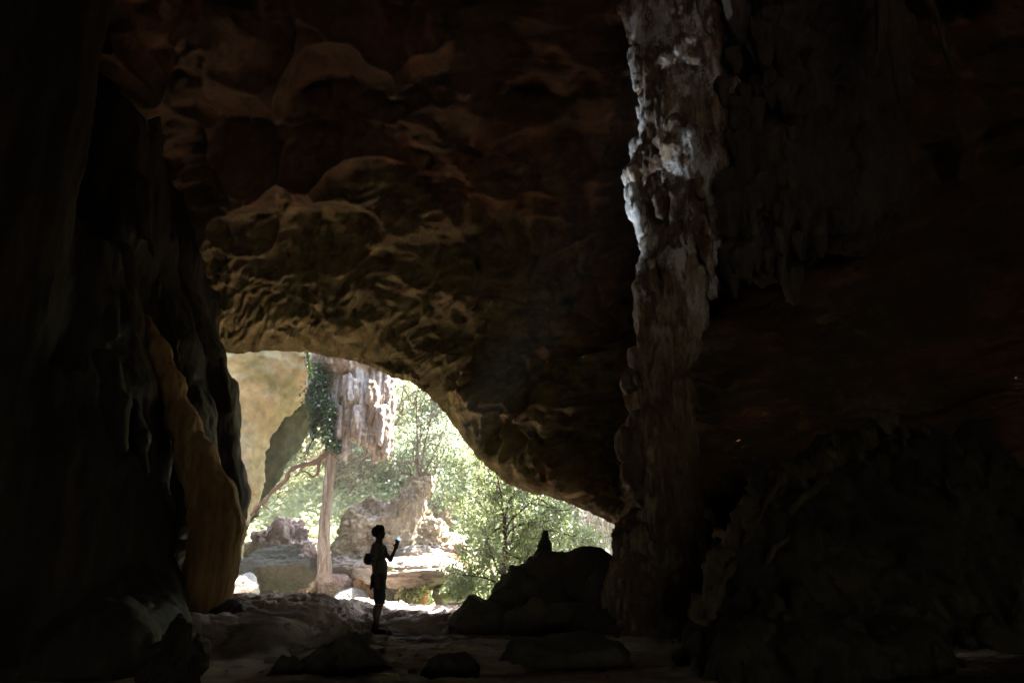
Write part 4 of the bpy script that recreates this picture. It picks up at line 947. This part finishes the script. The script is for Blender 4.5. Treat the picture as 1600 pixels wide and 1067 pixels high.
# small light green seedlings by the floor edge
def seedling(px, py, Y, wpx, hpx, n, label, seed):
    rg = np.random.default_rng(seed); m = Y/FPX; t = empty('small_plant', P(px, py, Y), label, 'plant', 'small plants at the edge of the floor')
    wood = []; cs = []
    for i in range(9):
        a = rg.uniform(-wpx, wpx); h = rg.uniform(.3, 1)*hpx; p = polyline([P(px, py, Y), P(px+a*.5, py-h*.6, Y+rg.uniform(-.2, .2)), P(px+a, py-h, Y+rg.uniform(-.3, .3))], 8)
        wood.append(tube(p, np.linspace(.012, .005, 8), 4)); cs.append(p[rg.integers(3, 8, n//9)]+rg.normal(size=(n//9, 3))*.08)
    V, F = join(wood); link('stem', V, F, M['redbark'], t)
    c = np.concatenate(cs); V, F = leaves(c, .11, rg, 1.9); link('leaves', V, F, M['leafp'], t, smooth=False, attr=rg.random(len(c)))
seedling(650, 938, 21.5, 18, 38, 300, 'light green leafy seedling right of the person at the floor edge', 1)
seedling(640, 938, 21.4, 22, 14, 260, 'low pale plant at the foot of the leafy seedling', 2)
seedling(716, 938, 20.9, 24, 30, 420, 'bushy light green plant beside the small leafy tree', 3)
seedling(700, 935, 21.2, 10, 20, 120, 'small sprig left of the bushy light green plant', 4)
# ------------------------------------------------------------------ person with a lamp
M['skin'] = plain('skin', (.09, .05, .035), .55, .1, 20, .001)
M['shirt'] = plain('shirt_cloth', (.09, .09, .085), .9, .12, 60, .004)
M['shorts'] = plain('shorts_cloth', (.025, .025, .035), .9, .15, 60, .004)
M['boot'] = plain('boot_leather', (.03, .022, .018), .7, .2, 60, .003)
M['hair'] = plain('dark_hair', (.012, .010, .010), .8, .3, 90, .01)
M['bag'] = plain('bag_nylon', (.02, .022, .03), .6, .2, 50, .004)
M['lampbody'] = plain('lamp_body', (.02, .03, .05), .4, .1, 50, .0005)
def person():
    Y = 13.0; base = P(588, 989, Y); bz = base[2]
    root = empty('person', base, 'person in grey t-shirt and dark shorts looking up, holding a lit lamp', 'person')
    def W(x, y, z): return base+np.array((x, y, z))
    lo, hi = W(-.30, -.36, -.05), W(.40, .36, 1.86)
    s = SDF(lo, hi, .0065)
    def c(a, b, ra, rb, k=.03): s.cap(W(*a), W(*b), ra, rb, k)
    # head tilted back, face towards +x
    s.ell(W(-.055, 0, 1.705), (.098, .076, .100), .02); s.ell(W(-.02, 0, 1.665), (.072, .060, .078), .03, tilt=.25)
    c((.045, 0, 1.695), (.066, 0, 1.690), .012, .013, .02)                     # nose
    c((.030, 0, 1.625), (.040, 0, 1.622), .026, .018, .03)                     # chin
    c((.050, -.015, 1.662), (.050, .015, 1.662), .012, .012, .01)              # lips
    for sy in (-1, 1):
        s.ell(W(.040, sy*.030, 1.712), (.012, .016, .010), .008, sub=True); s.ell(W(.034, sy*.030, 1.712), (.012, .013, .011), .004)   # eye sockets and eyeballs
        c((.046, sy*.015, 1.732), (.040, sy*.042, 1.730), .008, .006, .012)    # brow
        s.ell(W(-.045, sy*.078, 1.685), (.022, .010, .033), .008)              # ears
    c((-.045, 0, 1.64), (-.045, 0, 1.49), .058, .064, .03)
    # trunk
    s.ell(W(-.06, 0, 1.36), (.115, .165, .17), .08); s.ell(W(-.01, 0, 1.12), (.115, .145, .17), .08); s.ell(W(0, 0, .95), (.12, .165, .13), .08)
    c((-.06, -.14, 1.455), (-.06, .14, 1.455), .058, .058, .06)
    # legs
    for sy, dx in ((-1, .022), (1, -.022)):
        c((0+dx, sy*.085, .90), (.03+dx, sy*.09, .50), .092, .060, .04)
        c((.03+dx, sy*.09, .50), (-.01+dx, sy*.09, .30), .060, .056, .03); s.ell(W(-.022+dx, sy*.09, .35), (.058, .056, .12), .03)
        c((-.01+dx, sy*.09, .30), (-.02+dx, sy*.09, .09), .052, .040, .03)
        c((-.03+dx, sy*.09, .04), (.13+dx, sy*.10, .03), .032, .026, .02)
    # near arm hanging, hand resting at the thigh
    c((-.075, -.185, 1.44), (-.085, -.225, 1.17), .050, .038, .03); c((-.085, -.225, 1.17), (-.015, -.225, .93), .038, .026, .02)
    def hand(p, fwd, palm, side, grip, thumb):
        p, fwd, palm, side = [np.array(q, float) for q in (p, fwd, palm, side)]
        for q in (fwd, palm, side): q /= np.linalg.norm(q)
        for j in (-1.5, -.5, .5, 1.5):
            a = p+side*j*.019; s.cap(W(*a), W(*(a+fwd*.085)), .014, .012, .012)
        for j, L in ((-1.5, .9), (-.5, 1.0), (.5, 1.07), (1.5, .95)):
            a = p+side*j*.0205+fwd*.088; d1 = fwd*math.cos(grip*.6)+palm*math.sin(grip*.6); d2 = fwd*math.cos(grip*1.4)+palm*math.sin(grip*1.4); d3 = fwd*math.cos(grip*2.1)+palm*math.sin(grip*2.1)
            b = a+d1*.040*L; e = b+d2*.026*L; f = e+d3*.021*L
            s.cap(W(*a), W(*b), .0095, .009, .004); s.cap(W(*b), W(*e), .009, .0085, .003); s.cap(W(*e), W(*f), .0085, .0075, .003)
        a = p+side*.026+fwd*.02; t1 = side*.75+fwd*.45+palm*thumb; t1 /= np.linalg.norm(t1); b = a+t1*.042; t2 = fwd*.8+palm*thumb*1.1+side*.15; t2 /= np.linalg.norm(t2)
        s.cap(W(*a), W(*b), .014, .011, .01); s.cap(W(*b), W(*(b+t2*.032)), .0105, .0085, .004)
    hand((-.01, -.225, .915), (.22, 0, -1), (0, 1, 0), (1, 0, .2), .35, .25)
    # far arm bent up holding the lamp
    c((-.05, .185, 1.43), (.145, .225, 1.235), .050, .040, .03); c((.145, .225, 1.235), (.235, .20, 1.435), .040, .026, .02)
    hand((.238, .20, 1.44), (.25, -.05, 1), (-.35, -.9, .1), (-1, .3, .2), .8, .5)
    V, F = s.mesh(); link('body', V, F, M['skin'], root, base=base)
    # hair
    s = SDF(W(-.22, -.16, 1.58), W(.10, .16, 1.86), .007)
    s.ell(W(-.075, 0, 1.725), (.115, .10, .105), .02); s.ell(W(-.045, 0, 1.775), (.085, .07, .055), .03)
    for a, b in ((-.03, .02), (-.06, -.03), (-.0, 0), (-.1, .02)): s.cap(W(a, b, 1.79), W(a+.01, b, 1.825), .022, .01, .02)
    s.box(W(.085, 0, 1.66), (.06, .2, .07), sub=True)
    s.warp(lambda p: fbm(p*38, 3)*.018, .05); V, F = s.mesh(); link('hair', V, F, M['hair'], root)
    # shirt
    s = SDF(W(-.30, -.34, .86), W(.30, .34, 1.56), .008)
    s.ell(W(-.06, 0, 1.36), (.130, .180, .185), .08); s.ell(W(-.005, 0, 1.12), (.132, .165, .17), .08); s.cap(W(.0, -.05, .98), W(.0, .05, .98), .125, .125, .08)
    s.cap(W(-.06, -.13, 1.455), W(-.06, .13, 1.455), .070, .070, .06)
    s.cap(W(-.075, -.175, 1.43), W(-.085, -.215, 1.27), .070, .068, .03); s.cap(W(-.055, .175, 1.42), W(.035, .20, 1.335), .070, .066, .03)
    s.box(W(0, 0, .85), (.4, .4, .115), .01, .01, sub=True); s.cap(W(-.045, 0, 1.62), W(-.045, 0, 1.50), .066, .068, .01, sub=True)
    s.warp(lambda p: fbm(p*np.array((14, 14, 7)), 3, .5, ridged=True)*.012, .06)
    V, F = s.mesh(); link('t_shirt', V, F, M['shirt'], root)
    # shorts
    s = SDF(W(-.25, -.30, .40), W(.25, .30, 1.06), .008)
    s.cap(W(0, -.06, .95), W(0, .06, .95), .130, .130, .05); s.ell(W(-.03, 0, .92), (.125, .175, .12), .05)
    for sy, dx in ((-1, .022), (1, -.022)): s.cap(W(dx, sy*.088, .86), W(.028+dx, sy*.092, .50), .112, .095, .03)
    s.ell(W(-.12, -.10, .80), (.03, .06, .08), .02); s.box(W(0, 0, .38), (.4, .4, .11), .01, .01, sub=True)
    s.warp(lambda p: fbm(p*np.array((12, 12, 6)), 3, .5, ridged=True)*.014, .06)
    V, F = s.mesh(); link('shorts', V, F, M['shorts'], root)
    for sy, dx in ((-1, .022), (1, -.022)):
        s = SDF(W(-.13+dx, sy*.09-.10, -.03), W(.23+dx, sy*.09+.10, .22), .007)
        s.cap(W(-.045+dx, sy*.09, .045), W(.14+dx, sy*.102, .035), .045, .038, .02); s.cap(W(-.03+dx, sy*.09, .05), W(-.02+dx, sy*.09, .15), .050, .046, .03)
        s.box(W(.045+dx, sy*.095, .012), (.14, .045, .014), .01, .01)
        V, F = s.mesh(); link('boot', V, F, M['boot'], root)
    # small waist pack worn high on the back
    s = SDF(W(-.36, -.2, 1.05), W(-.06, .2, 1.46), .009)
    s.box(W(-.215, 0, 1.245), (.062, .125, .10), .05, .03); s.box(W(-.255, 0, 1.225), (.038, .09, .065), .03, .02)
    s.warp(lambda p: fbm(p*12, 3)*.012, .05); V, F = s.mesh()
    bag = empty('backpack', W(-.22, 0, 1.13), 'small black backpack on the back of the person', 'backpack'); link('pouch', V, F, M['bag'], bag)
    for sy in (-1, 1):
        p = polyline([W(-.17, sy*.09, 1.33), W(-.13, sy*.11, 1.49), W(-.05, sy*.115, 1.545), W(.055, sy*.10, 1.46), W(.085, sy*.10, 1.36), W(.04, sy*.17, 1.24), W(-.15, sy*.15, 1.20)], 30)
        V, F = tube(p, np.full(30, .013), 6); link('strap', V, F, M['bag'], bag)
    # the lamp
    a = W(.262, .165, 1.545); tgt = P(1070, 150, 12.0); d = tgt-a; d /= np.linalg.norm(d)
    lp = empty('lamp', a-d*.07, 'small lamp glowing blue-white in the raised hand of the person', 'lamp')
    prof = [(-.075, .0), (-.075, .019), (.0, .019), (.012, .040), (.04, .044), (.044, .042)]
    n = 20; u = np.cross(d, (0, 0, 1)); u /= np.linalg.norm(u); v = np.cross(d, u); ang = np.linspace(0, 2*math.pi, n, endpoint=False)
    V = np.array([a+d*t+(u*math.cos(q)+v*math.sin(q))*r for t, r in prof for q in ang]); F = [(i*n+j, i*n+(j+1) % n, (i+1)*n+(j+1) % n, (i+1)*n+j) for i in range(len(prof)-1) for j in range(n)]
    link('housing', V, np.array(F), M['lampbody'], lp)
    mt, t, b = nodes('lamp_lens'); b.inputs['Emission Color'].default_value = (.45, .72, 1, 1); b.inputs['Emission Strength'].default_value = .08; b.inputs['Base Color'].default_value = (.05, .07, .1, 1); b.inputs['Roughness'].default_value = .2
    prof = [(.044, .042), (.060, .043), (.078, .035), (.090, .019), (.095, .0)]
    V = np.array([a+d*t+(u*math.cos(q)+v*math.sin(q))*r for t, r in prof for q in ang]); F = [(i*n+j, i*n+(j+1) % n, (i+1)*n+(j+1) % n, (i+1)*n+j) for i in range(len(prof)-1) for j in range(n)]
    link('lens', V, np.array(F), mt, lp)
    L = bpy.data.lights.new('lamp_beam', 'SPOT'); L.energy = 260; L.color = (.72, .86, 1); L.spot_size = R(22); L.spot_blend = 1; L.shadow_soft_size = .03
    lo_ = bpy.data.objects.new('lamp_beam', L); C.objects.link(lo_); lo_.parent = lp
    import mathutils
    lo_.location = tuple(float(x) for x in (a+d*.10)-np.array(lp.location)); lo_.rotation_mode = 'QUATERNION'
    lo_.rotation_quaternion = mathutils.Vector(tuple(float(x) for x in d)).to_track_quat('-Z', 'Y')
person()
for o in list(scene.objects):
    if '_w' in o: del o['_w']
